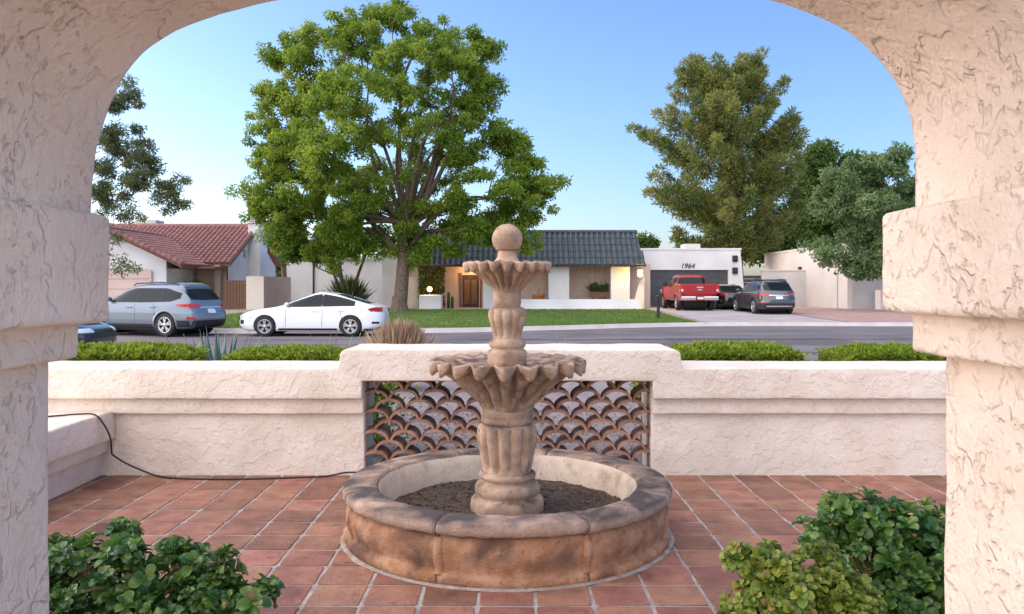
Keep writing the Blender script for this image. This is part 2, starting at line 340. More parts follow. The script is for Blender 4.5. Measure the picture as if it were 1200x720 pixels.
# grass blades
def blades(name, x0, x1, f0, f1, n, parentless=True):
    X = rng.uniform(x0, x1, n); V = rng.uniform(0, 1, n)**1.3
    Y = np.array([f0(x)+(f1(x)-f0(x))*v for x, v in zip(X, V)]); Z = np.array([zfar(x, y)+.006 for x, y in zip(X, Y)])
    P = np.stack([X, Y, Z], 1); d = rng.normal(0, .45, (n, 3)); d[:, 2] = 1
    return P, d
def leaf_geo(P, D, L, W, fold=.15, side=None):
    n = len(P); D = D/np.linalg.norm(D, axis=1, keepdims=True)
    if side is None: side = rng.normal(0, 1, (n, 3))
    S = np.cross(D, side); S /= np.linalg.norm(S, axis=1, keepdims=True)+1e-9
    N = np.cross(S, D)
    L = np.broadcast_to(L, (n,))[:, None]; W = np.broadcast_to(W, (n,))[:, None]
    V = np.empty((n, 4, 3)); V[:, 0] = P; V[:, 1] = P+D*L*.5+S*W*.5+N*L*fold; V[:, 2] = P+D*L; V[:, 3] = P+D*L*.5-S*W*.5+N*L*fold
    return V.reshape(-1, 3)
def leaf_object(name, V, tint, m, parent=None, kind=None):
    n = len(V)//4; me = bpy.data.meshes.new(name)
    me.vertices.add(n*4); me.vertices.foreach_set('co', V.astype(np.float32).ravel())
    base = np.arange(n)*4
    idx = np.stack([base, base+1, base+2, base, base+2, base+3], 1).ravel()
    me.loops.add(n*6); me.loops.foreach_set('vertex_index', idx.astype(np.int32))
    me.polygons.add(n*2); me.polygons.foreach_set('loop_start', (np.arange(n*2)*3).astype(np.int32))
    try: me.polygons.foreach_set('loop_total', np.full(n*2, 3, np.int32))
    except Exception: pass
    at_ = me.attributes.new('tint', 'FLOAT', 'FACE'); at_.data.foreach_set('value', np.repeat(np.clip(tint, 0, 1), 2).astype(np.float32))
    me.update(calc_edges=True); me.validate()
    o = link(name, me, m, parent)
    if kind: o['kind'] = kind
    return o
P, D = blades('grass', -9.3, 7.5, kf(.2), lambda x: 44.4 if x > -6 else 46.8, 26000)
P2, D2 = blades('grass', -13.1, -9.7, kf(.2), lambda x: 38.4, 5000)
P = np.concatenate([P, P2]); D = np.concatenate([D, D2])
g = leaf_object('grass', leaf_geo(P, D, rng.uniform(.04,.09,len(P)), .03), rng.beta(2,2,len(P)), M['grass_blade'])
tag(g, 'short mown green grass of the lawns across the street', 'grass', kind='stuff')

# ------------------------------------------------------------ stucco pieces with an uneven hand-trowelled surface
def rough(p, amp):
    v = mnoise.noise_vector(Vector(p)*3.1)*amp*1.0 + mnoise.noise_vector(Vector(p)*11.0)*amp*.45 + mnoise.noise_vector(Vector(p)*29.0)*amp*.22
    return Vector(p)+v
def stucco_solid(polys, y0, y1, step, amp, rnd=.02):
    """solid of a straight-edged outline in X-Z run along Y, finely divided, rounded and roughened"""
    bm = bmesh.new()
    vs = [bm.verts.new((x, y0, z)) for x, z in polys]; f = bm.faces.new(vs)
    r = bmesh.ops.extrude_face_region(bm, geom=[f]); nv = [g for g in r['geom'] if isinstance(g, bmesh.types.BMVert)]
    bmesh.ops.translate(bm, verts=nv, vec=(0, y1-y0, 0))
    bmesh.ops.recalc_face_normals(bm, faces=bm.faces)
    if rnd: bmesh.ops.bevel(bm, geom=list(bm.edges), offset=rnd, segments=3, profile=.5, affect='EDGES')
    for axis in range(3):                               # slice along each axis so that every face is finely divided
        lo = min(v.co[axis] for v in bm.verts); hi = max(v.co[axis] for v in bm.verts)
        k = int((hi-lo)/step)
        for i in range(1, k):
            no = [0,0,0]; no[axis] = 1; co = [0,0,0]; co[axis] = lo+(hi-lo)*i/k
            bmesh.ops.bisect_plane(bm, geom=list(bm.verts)+list(bm.edges)+list(bm.faces), plane_co=co, plane_no=no, dist=1e-5)
    for v in bm.verts: v.co = rough(v.co, amp)
    for f in bm.faces: f.smooth = True
    me = bpy.data.meshes.new('stucco'); bm.to_mesh(me); bm.free(); return me
def sbox(x0, x1, y0, y1, z0, z1, step=.06, amp=.006, rnd=.02):
    return stucco_solid([(x0,z0),(x1,z0),(x1,z1),(x0,z1)], y0, y1, step, amp, rnd)

# ------------------------------------------------------------ patio floor
YB, YC, YBAND = 6.775, 6.66, 6.72                    # wall body, cap and band front planes
floor = MB().box(-3.75, 5.2, 2.4, 6.9, -.10, -.006).build('patio_floor', M['grout']); floor['kind'] = 'structure'
def tile_mesh(seed):
    random.seed(seed); w, d = .2928-.020, .2853-.019; b = .006; pts = []
    bm = bmesh.new()
    bmesh.ops.create_cube(bm, size=1)
    for v in bm.verts:
        v.co = (v.co.x*w, v.co.y*d, v.co.z*.02-.01)
        v.co.x += random.uniform(-.005,.004); v.co.y += random.uniform(-.005,.004)
        if v.co.z > -.01: v.co.z += random.uniform(-.0025,.0015)
    vert = [e for e in bm.edges if abs(e.verts[0].co.z-e.verts[1].co.z) > .01]
    bmesh.ops.bevel(bm, geom=vert, offset=random.uniform(.010,.018), segments=2, profile=.5, affect='EDGES')
    top = [e for e in bm.edges if all(v.co.z > -.006 for v in e.verts)]
    bmesh.ops.bevel(bm, geom=top, offset=.004, segments=2, profile=.5, affect='EDGES')
    for f in bm.faces: f.smooth = f.normal.z < .99
    me = bpy.data.meshes.new('tile'); bm.to_mesh(me); bm.free(); me.materials.append(M['tile']); return me
tms = [tile_mesh(s) for s in range(10)]
random.seed(3); rest = MB()
FX, FY = -.02, 5.26                                  # fountain centre
for j in range(-6, 11):
    y = 4.011+.2853*(j+.5)-.2853
    if y > 6.6 or y < 2.5: continue
    for i in range(-12, 22):
        x = -1.923+.2928*(i+.5)
        if x < -3.6 or x > 5.0: continue
        depth = min(y, 6.6)
        if y > 3.75 and abs(x) < .565*y+.22:
            if math.hypot(x-FX, y-FY) < .80: continue          # wholly under the fountain
            o = link('tile', random.choice(tms), None, floor, (x, y, 0)); o.rotation_euler = (random.gauss(0,.004), random.gauss(0,.004), random.choice((0,math.pi))+random.gauss(0,.006))
        else:
            rest.box(x-.134, x+.134, y-.131, y+.131, -.03, -.001)
o = rest.build('tile_field', M['tile'], floor); o['kind'] = 'stuff'
# narrow cut course against the wall
for i in range(-12, 22):
    x = -1.923+.2928*(i+.5)
    if x < -3.6 or abs(x) > 4.0: continue
    y0 = 4.011+.2853*9
    if YB-y0 > .08:
        o = MB().box(-.134,.134,0,YB-y0-.012,-.02,0).build('cut_tile', M['tile'], floor, (x, y0+.008, 0), bevel=.004)

# ------------------------------------------------------------ porch arch (we stand under it)
arch = empty('porch_arch', (0, 2.2, 0)); tag(arch, 'thick cream stucco arch with stepped capitals framing the courtyard', 'arch')
Y0, Y1 = 1.55, 2.6
def apart(name, me):
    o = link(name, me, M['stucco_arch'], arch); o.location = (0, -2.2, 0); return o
apart('pillar', sbox(-2.3, ax(60,Y1), Y0, Y1, 0, 1.40, .035, .005))
apart('pillar', sbox(ax(1105,Y1), 2.3, Y0, Y1, 0, 1.42, .035, .005))
apart('capital_band', sbox(-2.34, ax(88,Y1), Y0-.03, Y1+.03, 1.362, 1.52, .03, .005, .016))
apart('capital_band', sbox(ax(1072,Y1), 2.34, Y0-.03, Y1+.03, 1.385, 1.54, .03, .005, .016))
apart('capital', sbox(-2.42, ax(121,Y1), Y0-.06, Y1+.05, 1.480, 1.832, .03, .0055, .022))
apart('capital', sbox(ax(1040,Y1), 2.42, Y0-.06, Y1+.05, 1.515, 1.840, .03, .0055, .022))
curve_px = [(110,262),(110,235),(112,205),(118,168),(133,122),(160,76),(200,45),(260,20),(345,-1),(450,-24),(560,-37),(660,-37),(780,-23),(885,0),(940,18),(985,38),(1020,65),(1046,97),(1062,132),(1069,180),(1070,235),(1070,262)]
cp = [Vector((ax(a,Y1), az_(b,Y1))) for a, b in curve_px]
def catmull(p, n):
    out = []
    for i in range(len(p)-1):
        p0, p1, p2, p3 = p[max(i-1,0)], p[i], p[i+1], p[min(i+2,len(p)-1)]
        for k in range(n):
            t = k/n; out.append(.5*((2*p1)+(-p0+p2)*t+(2*p0-5*p1+4*p2-p3)*t*t+(-p0+3*p1-3*p2+p3)*t**3))
    return out+[p[-1]]
cc = catmull(cp, 7)
mb = MB(); NY = 34
outer = []
for p in cc:
    x = p.x; t = max(-1, min(1, x/1.35))
    outer.append(Vector((p.x*1.75, 3.4 if abs(t) < .97 else 1.80+ (3.4-1.80)*max(0, min(1, (p.y-1.8)/.35)))))
outer[0] = Vector((-2.3, 1.80)); outer[-1] = Vector((2.3, 1.80))
rows = []
def rr(x, y, z): return rough((x, y, z), .0055)
ys = [Y0+(Y1-Y0)*k/NY for k in range(NY+1)]
edge = .018
for k, y in enumerate(ys):
    inset = 0
    e = min(y-Y0, Y1-y)
    if e < edge: inset = edge-math.sqrt(max(0, edge**2-(edge-e)**2))
    row = []
    for i, p in enumerate(cc):
        tgt = (outer[i]-p).normalized(); q = p+tgt*inset*.6; row.append(rr(q.x, y, q.y))
    rows.append(row)
front = [[rr(*((p+(outer[i]-p)*s).x, Y1, (p+(outer[i]-p)*s).y)) for i, p in enumerate(cc)] for s in (1, .6, .3, .12, .04)]
back = [[rr(*((p+(outer[i]-p)*s).x, Y0, (p+(outer[i]-p)*s).y)) for i, p in enumerate(cc)] for s in (.04, .12, .3, .6, 1)]
top = [[Vector((outer[i].x, y, outer[i].y)) for i in range(len(cc))] for y in (Y0+.3, (Y0+Y1)/2, Y1-.3)]
mb.grid(back[::-1][0:0] + rows[::1] + front[::-1] + top[::-1] + back[::-1], close_v=True)
spand = mb.build('arch_vault', M['stucco_arch'], arch); spand.location = (0, -2.2, 0)

# ------------------------------------------------------------ courtyard wall with the tile screen
wall = empty('courtyard_wall', (0, 7.0, 0)); tag(wall, 'low pale stucco courtyard wall with raised middle and tile screen opening', 'wall')
def wpart(name, me):
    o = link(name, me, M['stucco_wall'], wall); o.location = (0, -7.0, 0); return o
OX0, OX1, OZ = ax(427,YB), ax(763,YB), .807
RX0, RX1 = ax(398,YC), ax(798,YC)
WL, WR = -6.5, 6.5
YBK = 7.34
for a, b in ((WL, OX0), (OX1, WR)):
    wpart('wall_body', sbox(a, b, YB, 7.24, -.1, .60, .06, .005, .012))
    wpart('moulding_band', sbox(a, b+(.0 if b < 0 else 0), YBAND, 7.28, .524, .68, .05, .0045, .012))
# the cap is one outline: low, swept up to the raised middle with a small cove, down again
def capoutline():
    lo, hi = .658, .913; top = 1.069; c = .05; pts = [(WL,lo),(OX0,lo),(OX0,OZ),(OX1,OZ),(OX1,lo),(WR,lo),(WR,hi)]
    pts += [(RX1+c+.02,hi),(RX1+.022,hi+.012),(RX1+.004,hi+.035)]
    pts += [(RX1-.002,top-.05),(RX1-.012,top-.018),(RX1-.05,top),(RX0+.05,top),(RX0+.012,top-.018),(RX0+.002,top-.05)]
    pts += [(RX0-.004,hi+.035),(RX0-.022,hi+.012),(RX0-c-.02,hi),(WL,hi)]
    return pts
wpart('wall_cap', stucco_solid(capoutline(), YC, YBK, .05, .005, .012))
# clay barrel tile screen
screen = empty('tile_screen', ((OX0+OX1)/2, 6.86, 0)); tag(screen, 'scalloped screen of stacked clay barrel tiles set in the courtyard wall', 'tile screen')
def barrel(seed):
    random.seed(seed); mb = MB(); hw, rise, th, dep = .130, .106, .021, .22; n = 14; rows = []
    for y, t in ((0,1.0),(dep*.5,.97),(dep,.94)):
        rows.append([(hw*t*math.cos(a), y, rise*t*math.sin(a)**.9 if math.sin(a) > 0 else 0) for a in [math.pi*k/n for k in range(n+1)]] +
                    [((hw-th)*t*math.cos(a), y, max(0,(rise-th)*t*math.sin(a)**.9 if math.sin(a) > 0 else 0)) for a in [math.pi*(n-k)/n for k in range(n+1)]])
    mb.grid(rows, close_u=True)
    for r, rev in ((rows[0], False), (rows[-1], True)):
        for k in range(n):
            q = [r[k], r[k+1], r[2*n-k], r[2*n+1-k]]; mb.poly(q if rev else q[::-1])
    me = mb.mesh('barrel_tile')
    for v in me.vertices: v.co += mnoise.noise_vector(v.co*9+Vector((seed*3.1,0,0)))*.004
    me.materials.append(M['clay']); return me
bms = [barrel(s) for s in range(6)]
random.seed(5); pit, rp = .258, .0865
for r in range(0, 9):
    off = 0 if r % 2 == 0 else pit/2
    x = OX0-(pit*.22)+off
    while x < OX1+.02:
        if OX0-.05 < x < OX1+.05:
            z = .012+r*rp
            if z+.1 < OZ+.02:
                o = link('barrel_tile', random.choice(bms), None, screen, (x-screen.location.x+random.gauss(0,.003), 6.80-6.86+random.gauss(0,.008), z+random.gauss(0,.003)))
                o.rotation_euler = (.06+random.gauss(0,.03), random.gauss(0,.035), random.gauss(0,.04)); s = random.uniform(.97,1.03); o.scale = (s, 1, s)
        x += pit
# low bench wall running back on the left
bench = empty('bench_wall', (-3.6, 5, 0)); tag(bench, 'low stucco bench wall with flat top and black cable lying on it', 'wall')
for nm, x1, z0, z1, rnd in (('bench_body', -3.45, -.1, .26, .012), ('bench_band', -3.40, .195, .33, .012), ('bench_cap', -3.33, .312, .55, .016)):
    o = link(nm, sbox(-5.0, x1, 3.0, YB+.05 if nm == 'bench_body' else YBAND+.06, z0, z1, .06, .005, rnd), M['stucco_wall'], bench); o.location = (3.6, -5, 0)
# cable
pts = [at(30,478,6.0), at(62,482,6.3)]
pts = [Vector((-4.6,6.30,.562)), Vector((-3.95,6.33,.562)), Vector((-3.72,6.36,.560)), Vector((-3.60,6.42,.561)), Vector((-3.47,6.46,.566)), Vector((-3.35,6.47,.558)), Vector((-3.29,6.50,.47)), Vector((-3.262,6.54,.36)), Vector((-3.27,6.58,.24)), Vector((-3.28,6.62,.205)), Vector((-3.20,6.66,.13)), Vector((-3.06,6.70,.05)), Vector((-2.95,6.70,.012)), Vector((-2.75,6.63,.008)), Vector((-2.3,6.60,.008)), Vector((-1.9,6.64,.008)), Vector((-1.55,6.70,.008)), Vector((-1.38,6.715,.035)), Vector((-1.22,6.74,.03)), Vector((-1.1,6.80,.012))]
cb = MB().tube(catmull(pts, 6), .007, 8).build('cable', M['cable']); tag(cb, 'thin black cable draped off the bench wall onto the patio floor', 'cable')
# ------------------------------------------------------------ fountain
ft = empty('fountain', (FX, FY, 0)); tag(ft, 'two tier carved stone fountain with ball finial and dry round basin', 'fountain')
def jitter(me, amp, sc=9, seed=0):
    for v in me.vertices: v.co += mnoise.noise_vector(v.co*sc+Vector((seed,seed*2.3,0)))*amp + mnoise.noise_vector(v.co*sc*3.7+Vector((seed,0,0)))*amp*.45
    me.update()
prof_body = [(1.040,0),(1.050,.018),(1.050,.048),(1.036,.060),(1.016,.066),(1.012,.080),(1.026,.115),(1.036,.150),(1.038,.19),(1.028,.225),(1.012,.252),(1.00,.262),(.86,.262),(.85,.10),(.85,0)]
prof_rim = [(.985,.266),(1.030,.264),(1.050,.270),(1.058,.286),(1.058,.316),(1.046,.332),(1.02,.339),(.93,.342),(.868,.340),(.846,.328),(.838,.29),(.836,.262)]
def sector(prof, a0, a1, n):
    rows = [[(r*math.sin(a), -r*math.cos(a), z) for r, z in prof] for a in [a0+(a1-a0)*k/n for k in range(n+1)]]
    return MB().grid(rows, close_u=True).poly(rows[0]).poly(rows[-1][::-1])
def densify(prof, d):
    out = []
    for (a, b), (c, e) in zip(prof, prof[1:]):
        k = max(1, int(math.hypot(c-a, e-b)/d)); out += [(a+(c-a)*t/k, b+(e-b)*t/k) for t in range(k)]
    return out+[prof[-1]]
angs = [R(a) for a in (-21, 25, 70, 115, 160, 204, 248, 292, 339)]
for i in range(8):
    a0, a1 = angs[i], angs[i+1]; g_ = .0035
    mb = sector(densify(prof_body, .03), a0+g_, a1-g_, 22); o = mb.build('basin_stone', M['stone_body'], ft, weld=True); jitter(o.data, .005, 7, i)
    mb = sector(densify(prof_rim, .022), a0+R(.4)+random.uniform(-.01,.01), a1-R(.4)+random.uniform(-.004,.004), 26)
    o = mb.build('rim_stone', M['stone_rim'], ft, weld=True); jitter(o.data, .006, 13, i+20)
    o.location.z = random.uniform(-.002,.004)
    # carved strip covering each joint
    rp_ = [(r+.012, z) for r, z in prof_body[3:11]]; w_ = .026
    mb = MB(); rows = [[(r*math.sin(a), -r*math.cos(a), z) for r, z in densify(rp_, .03)] for a in (a0-w_, a0-w_*.8, a0, a0+w_*.8, a0+w_)]
    for q in (0, 4): rows[q] = [(x*.975, y*.975, z) for x, y, z in rows[q]]
    mb.grid(rows); o = mb.build('joint_strip', M['stone_body'], ft, weld=True); jitter(o.data, .004, 12, i)
rows = [[(r*(1+.016*mnoise.noise(Vector((math.cos(a)*3,math.sin(a)*3,r))*2))*math.cos(a), r*math.sin(a), z) for a in [2*math.pi*k/72 for k in range(72)]] for r, z in ((1.03,.010),(1.058,.007),(1.072,.0005))]
MB().grid(rows, close_u=True).build('mortar_ring', mat('old_mortar', (.30,.22,.17), (.42,.35,.31), 14, .95, .6, 60, world_pos=True), ft)
# pale inner lining
mb = MB().lathe(densify([(.785,.05),(.788,.12),(.80,.20),(.814,.262),(.824,.300),(.838,.320)], .03), 96, cap=False); o = mb.build('inner_lining', M['stone_in'], ft); jitter(o.data, .006, 7, 3)
rows = []
for i in range(15):
    r = .80*i/14; rows.append([(r*math.cos(a), r*math.sin(a), .145+mnoise.noise(Vector((r*math.cos(a)*6, r*math.sin(a)*6, 3)))*.016+mnoise.noise(Vector((r*math.cos(a)*25, r*math.sin(a)*25, 3)))*.012) for a in [2*math.pi*k/90 for k in range(90)]])
so = MB().grid(rows, close_u=True).build('soil_bed', M['soil'], ft)
random.seed(9); cl = MB()
for k in range(1500):
    a = random.uniform(0, 6.283); r = math.sqrt(random.uniform(.06,.60)); s = random.uniform(.004,.013)
    c = Vector((r*math.cos(a), r*math.sin(a), .150+mnoise.noise(Vector((r*math.cos(a)*6, r*math.sin(a)*6, 3)))*.016)); q = [c+Vector((random.gauss(0,s), random.gauss(0,s), random.gauss(0,s*.6))) for _ in range(4)]
    cl.poly([q[0],q[1],q[2]]).poly([q[0],q[2],q[3]]).poly([q[0],q[3],q[1]]).poly([q[1],q[3],q[2]])
o = cl.build('soil_clods', mat('clod', (.07,.048,.036), (.17,.125,.10), 60, 1, world_pos=True), ft); o['kind'] = 'stuff'
def spl(prof, d): return densify([(p.x, p.y) for p in catmull([Vector(q) for q in prof], 5)], d)
def lobes(N, depth, z0, z1, ph=0):
    def fn(r, z, a):
        if z0 < z < z1:
            e = min(1, (z-z0)/(.12*(z1-z0)), (z1-z)/(.10*(z1-z0))); c = abs(math.sin(N*a/2+ph)); return r*(1-depth*e*(1-c**.38)), z
        return r, z
    return fn
prof = [(0,.10),(.225,.10),(.238,.13),(.241,.17),(.236,.205),(.222,.222),(.198,.230),(.198,.240),(.212,.255),(.214,.285),(.204,.312),(.180,.324),(.166,.330),(.168,.340),(.184,.350),(.188,.365),(.182,.380),(.164,.388)]
o = MB().lathe(densify(prof, .012), 64, cap=False).build('pedestal_base', M['stone'], ft); jitter(o.data, .004, 10, 1)
prof = [(.158,.385),(.160,.40),(.166,.44),(.178,.50),(.190,.56),(.198,.62),(.196,.66),(.182,.690),(.160,.702)]
o = MB().lathe(spl(prof, .012), 144, lobes(13, .24, .388, .699), cap=False).build('lower_pedestal', M['stone'], ft); jitter(o.data, .0025, 12, 2)
prof = [(.150,.698),(.158,.706),(.170,.715),(.171,.735),(.166,.744),(.172,.752),(.174,.79),(.16,.80)]
o = MB().lathe(densify(prof, .012), 64, cap=False).build('collar', M['stone'], ft); jitter(o.data, .003, 12, 5)
def bowl(name, R0, R1, zb, zt, N, lip, inner_d, ph, seed):
    """fluted shell bowl with ruffled lip"""
    rows = []; S = 34; seg = N*12
    def pt(s, a, off=0):
        if s < .72: q = s/.72; g_ = .70*(.45*q+.55*q**1.6); h_ = .80*(.25*q+.75*q**.85)
        else: q = (s-.72)/.28; g_ = .70+.30*q**.8; h_ = .80+.20*q
        r = R0+(R1-R0)*g_; z = zb+(zt-zb)*h_
        c = math.cos(N*a+ph); f = smoothstep(.02,.30,s); rf = smoothstep(.70,1,s)
        flute = (abs(math.cos(N*a/2+ph/2))**.6-.62)*.34*f         # rounded ribs with deep valleys
        r = r*(1+flute*(1-rf*.82)+.025*c*rf); z = z - lip*(.5+.5*c)**.7*rf**1.2
        return r, z
    for i in range(S+1):
        s = i/S; rows.append([(lambda rz: (rz[0]*math.cos(a), rz[0]*math.sin(a), rz[1]))(pt(s, a)) for a in [2*math.pi*k/seg for k in range(seg)]])
    # thick turned lip, then the inside
    for dr, dz in ((.010,.012),(.006,.028),(-.012,.036),(-.034,.032)):
        rows.append([(lambda rz: ((rz[0]+dr)*math.cos(a), (rz[0]+dr)*math.sin(a), rz[1]*.22+(zt-lip*.15)*.78+dz-(.012 if dr<0 else 0)))(pt(1, a)) for a in [2*math.pi*k/seg for k in range(seg)]])
    for i in range(1, 9):
        t = i/8; r = (R1-.05)*(1-t)+.03*t; z = zt-inner_d*smoothstep(0,.5,t)
        rows.append([(r*(1+.03*math.cos(N*a+ph)*(1-t))*math.cos(a), r*(1+.03*math.cos(N*a+ph)*(1-t))*math.sin(a), z) for a in [2*math.pi*k/seg for k in range(seg)]])
    o = MB().grid(rows, close_u=True).build(name, M['stone'] if 'upper' in name else M['stone_bowl'], ft); jitter(o.data, .0045*R1/.5+.001, 14, seed); return o
M['stone_bowl'] = stone('bowl_stone', (.37,.245,.17), (.50,.355,.265), (.11,.08,.068), .4, 12, (.44,.64), .9)
bowl('lower_bowl', .165, .485, .785, 1.112, 20, .082, .035, .6, 4)
prof = [(.10,1.06),(.122,1.08),(.128,1.10),(.129,1.16),(.122,1.178),(.106,1.184),(.106,1.192),(.118,1.202),(.122,1.22),(.116,1.236),(.100,1.243),(.094,1.255)]
o = MB().lathe(densify(prof, .01), 64, cap=False).build('tier_base', M['stone'], ft); jitter(o.data, .003, 12, 6)
prof = [(.092,1.25),(.093,1.265),(.100,1.30),(.114,1.35),(.126,1.395),(.126,1.425),(.112,1.45),(.088,1.462)]
o = MB().lathe(spl(prof, .009), 132, lobes(11, .24, 1.255, 1.458, .9), cap=False).build('upper_pedestal', M['stone'], ft); jitter(o.data, .002, 14, 7)
prof = [(.084,1.455),(.088,1.475),(.092,1.485),(.093,1.545),(.088,1.56)]
o = MB().lathe(densify(prof, .01), 48, cap=False).build('upper_collar', M['stone'], ft); jitter(o.data, .002, 12, 8)
bowl('upper_bowl', .085, .270, 1.545, 1.738, 20, .052, .02, .2, 9)
prof = [(.07,1.70),(.086,1.715),(.086,1.758),(.074,1.770),(.064,1.79),(.060,1.815),(.062,1.835)]
prof += [(.100*math.cos(t), 1.905+.100*math.sin(t)) for t in [R(-50)+R(140)*k/14 for k in range(15)]]
o = MB().lathe(densify(prof, .01), 48, cap=False).build('ball_finial', M['stone'], ft); jitter(o.data, .0025, 12, 10)
# ------------------------------------------------------------ houses across the street
def pbox(mb, x0, x1, y0, y1, d, th):                 # box whose front face covers these photo pixels at distance d
    return mb.box(ax(x0,d), ax(x1,d), d, d+th, az_(y1,d), az_(y0,d))
GZ = .27                                              # ground level of the far lots at the houses
def gbox(mb, x0, x1, y0, d, th): return mb.box(ax(x0,d), ax(x1,d), d, d+th, GZ-.1, az_(y0,d))
def barrel_roof(bl, br, tl, tr, pitch, rad, course, seed=0, lft=.035):
    """rows of barrel tiles running up a slope given by its four corners"""
    random.seed(seed); bl, br, tl, tr = map(Vector, (bl, br, tl, tr)); mb = MB()
    nrm = (br-bl).cross(tl-bl).normalized()
    if nrm.z < 0: nrm = -nrm
    mb.quad(bl, br, tr, tl)
    xdir = (br-bl).normalized(); up = (tl-bl)-xdir*(tl-bl).dot(xdir); H = up.length; upd = up/H
    def lim(v):                                       # left and right extent at height fraction v
        return (bl+(tl-bl)*v-bl).dot(xdir), (br+(tr-br)*v-bl).dot(xdir)
    lo = min(lim(0)[0], lim(1)[0]); hi = max(lim(0)[1], lim(1)[1]); n = int((hi-lo)/pitch); nc = max(1, int(H/course))
    for k in range(n+1):
        u = lo+pitch*(k+.5)
        for c in range(nc):
            v0, v1 = c/nc, (c+1)/nc; vm = (v0+v1)/2; a, b = lim(vm)
            if u < a or u > b: continue
            r0 = rad*random.uniform(.97,1.05); lift = lft
            rows = []
            for v, r, li in ((v0-.012, r0*1.06, lift), (v1, r0*.92, 0)):
                c0 = bl+xdir*u+upd*(H*v)+nrm*li
                rows.append([c0+xdir*r*math.cos(t)+nrm*r*.8*math.sin(t) for t in [math.pi*q/6 for q in range(7)]])
            mb.grid(rows); mb.poly(rows[0])
    return mb
# --- main house opposite
hs = empty('white_house', (ax(640,47), 48, GZ)); tag(hs, 'low white house with dark tiled mansard roof and dark garage door numbered 1964', 'house')
def hp(name, mb, m, parent=hs, bevel=0):
    o = mb.build(name, m, None, bevel=bevel); o.parent = parent
    p = parent; off = Vector((0,0,0))
    while p is not None: off += p.location; p = p.parent
    o.location = -off; return o
D0 = 46.6
hp('side_wing_wall', gbox(MB(), 336, 462, 304, 50.5, 5), M['white_wall'])
hp('wing_parapet_cap', pbox(MB(), 335, 463, 301, 304, 50.35, 5.2), M['white_wall'])
hp('downspout', gbox(MB(), 366.3, 368, 306, 50.38, .08), M['trim'])
hp('pilaster', gbox(MB(), 448, 471, 288, 49.2, 1.0), M['white_wall'])
hp('courtyard_wall', gbox(MB(), 471.5, 497, 325, 47.6, .3), M['cream_wall'])
hp('porch_back_wall', MB().box(ax(470,49), ax(541,49), 49, 49.25, GZ-.1, 2.95), M['warm_wall'])
hp('porch_back_wall', MB().box(ax(562,49), ax(762,49), 49, 49.25, GZ-.1, 2.95), M['warm_wall'])
hp('door_head', MB().box(ax(541,49), ax(562,49), 49, 49.25, az_(322,49), 2.95), M['warm_wall'])
dr = hp('front_door', MB().box(ax(541.5,49.1), ax(561.5,49.1), 49.1, 49.16, GZ, az_(322.5,49)), M['dark_wood'])
hp('door_panel', MB().box(ax(544,49.08), ax(550.5,49.08), 49.06, 49.10, GZ+.2, az_(328,49)).box(ax(552.5,49.08), ax(559,49.08), 49.06, 49.10, GZ+.2, az_(328,49)), M['brown_wood'], dr)
hp('door_frame', MB().box(ax(538.5,48.9), ax(541.2,48.9), 48.9, 49.0, GZ, az_(320,49)).box(ax(561.8,48.9), ax(564,48.9), 48.9, 49.0, GZ, az_(320,49)), M['brown_wood'])
for a, b in ((566,579), (643,667), (716,738)):
    hp('pier', MB().box(ax(a,D0+.2), ax(b,D0+.2), D0+.2, D0+.85, GZ-.1, 2.86), M['white_wall'])
for a, b, y0, y1 in ((611,640,312,346), (676,712,313,345)):
    f_ = hp('window', MB().box(ax(a,48.95), ax(b,48.95), 48.93, 48.99, az_(y1,49), az_(y0,49)), M['cream_wall'])
    mid = (a+b)/2
    for q0, q1 in ((a+1, mid-.6), (mid+.6, b-1)):
        hp('pane', MB().box(ax(q0,48.9), ax(q1,48.9), 48.90, 48.925, az_(y1-1.2,49), az_(y0+1.2,49)), mat('curtained_pane', (.50,.37,.30), (.56,.43,.36), 2, .35), f_)
hp('low_front_wall', MB().box(ax(585,45.6), ax(752,45.6), 45.6, 45.95, GZ-.1, az_(351,45.6)), M['white_wall'])
hp('porch_lintel', MB().box(ax(484,D0), ax(754,D0), D0-.05, D0+.15, 2.70, 2.86), M['dark_wood'])
hp('porch_ceiling', MB().box(ax(484,D0), ax(754,D0), D0+.16, 49.3, 2.88, 2.98), M['warm_wall'])
bl, br = Vector((ax(478,46), 46.0, 2.80)), Vector((ax(757,46), 46.0, 2.80)); tl, tr = Vector((ax(492,47.6), 47.6, 4.76)), Vector((ax(744.5,47.6), 47.6, 4.76))
rf = hp('mansard_roof', barrel_roof(bl, br, tl, tr, .31, .12, .50, 2, .012), M['roof_dark']); rf['kind'] = 'stuff'
hp('roof_fascia', MB().box(bl.x, br.x, 45.98, 46.14, 2.69, 2.80), M['dark_wood'], rf)
hp('roof_ridge', MB().tube([tl+Vector((-.1,0,.02)), tr+Vector((.1,0,.02))], .13, 8), M['roof_dark'], rf)
sr = [br, br+Vector((0,3.4,0)), tr+Vector((0,1.6,0)), tr]
hp('roof_side', MB().poly([sr[0], sr[1], sr[2], sr[3]]), M['roof_dark'], rf)
hp('roof_back', MB().box(tl.x, tr.x, 47.75, 49.2, 2.99, 4.70), M['roof_dark'], rf)
for i in range(9):
    x = bl.x+1+i*1.55
    hp('rafter_tail', MB().box(x, x+.10, 46.15, 46.5, 2.73, 2.82), M['dark_wood'])
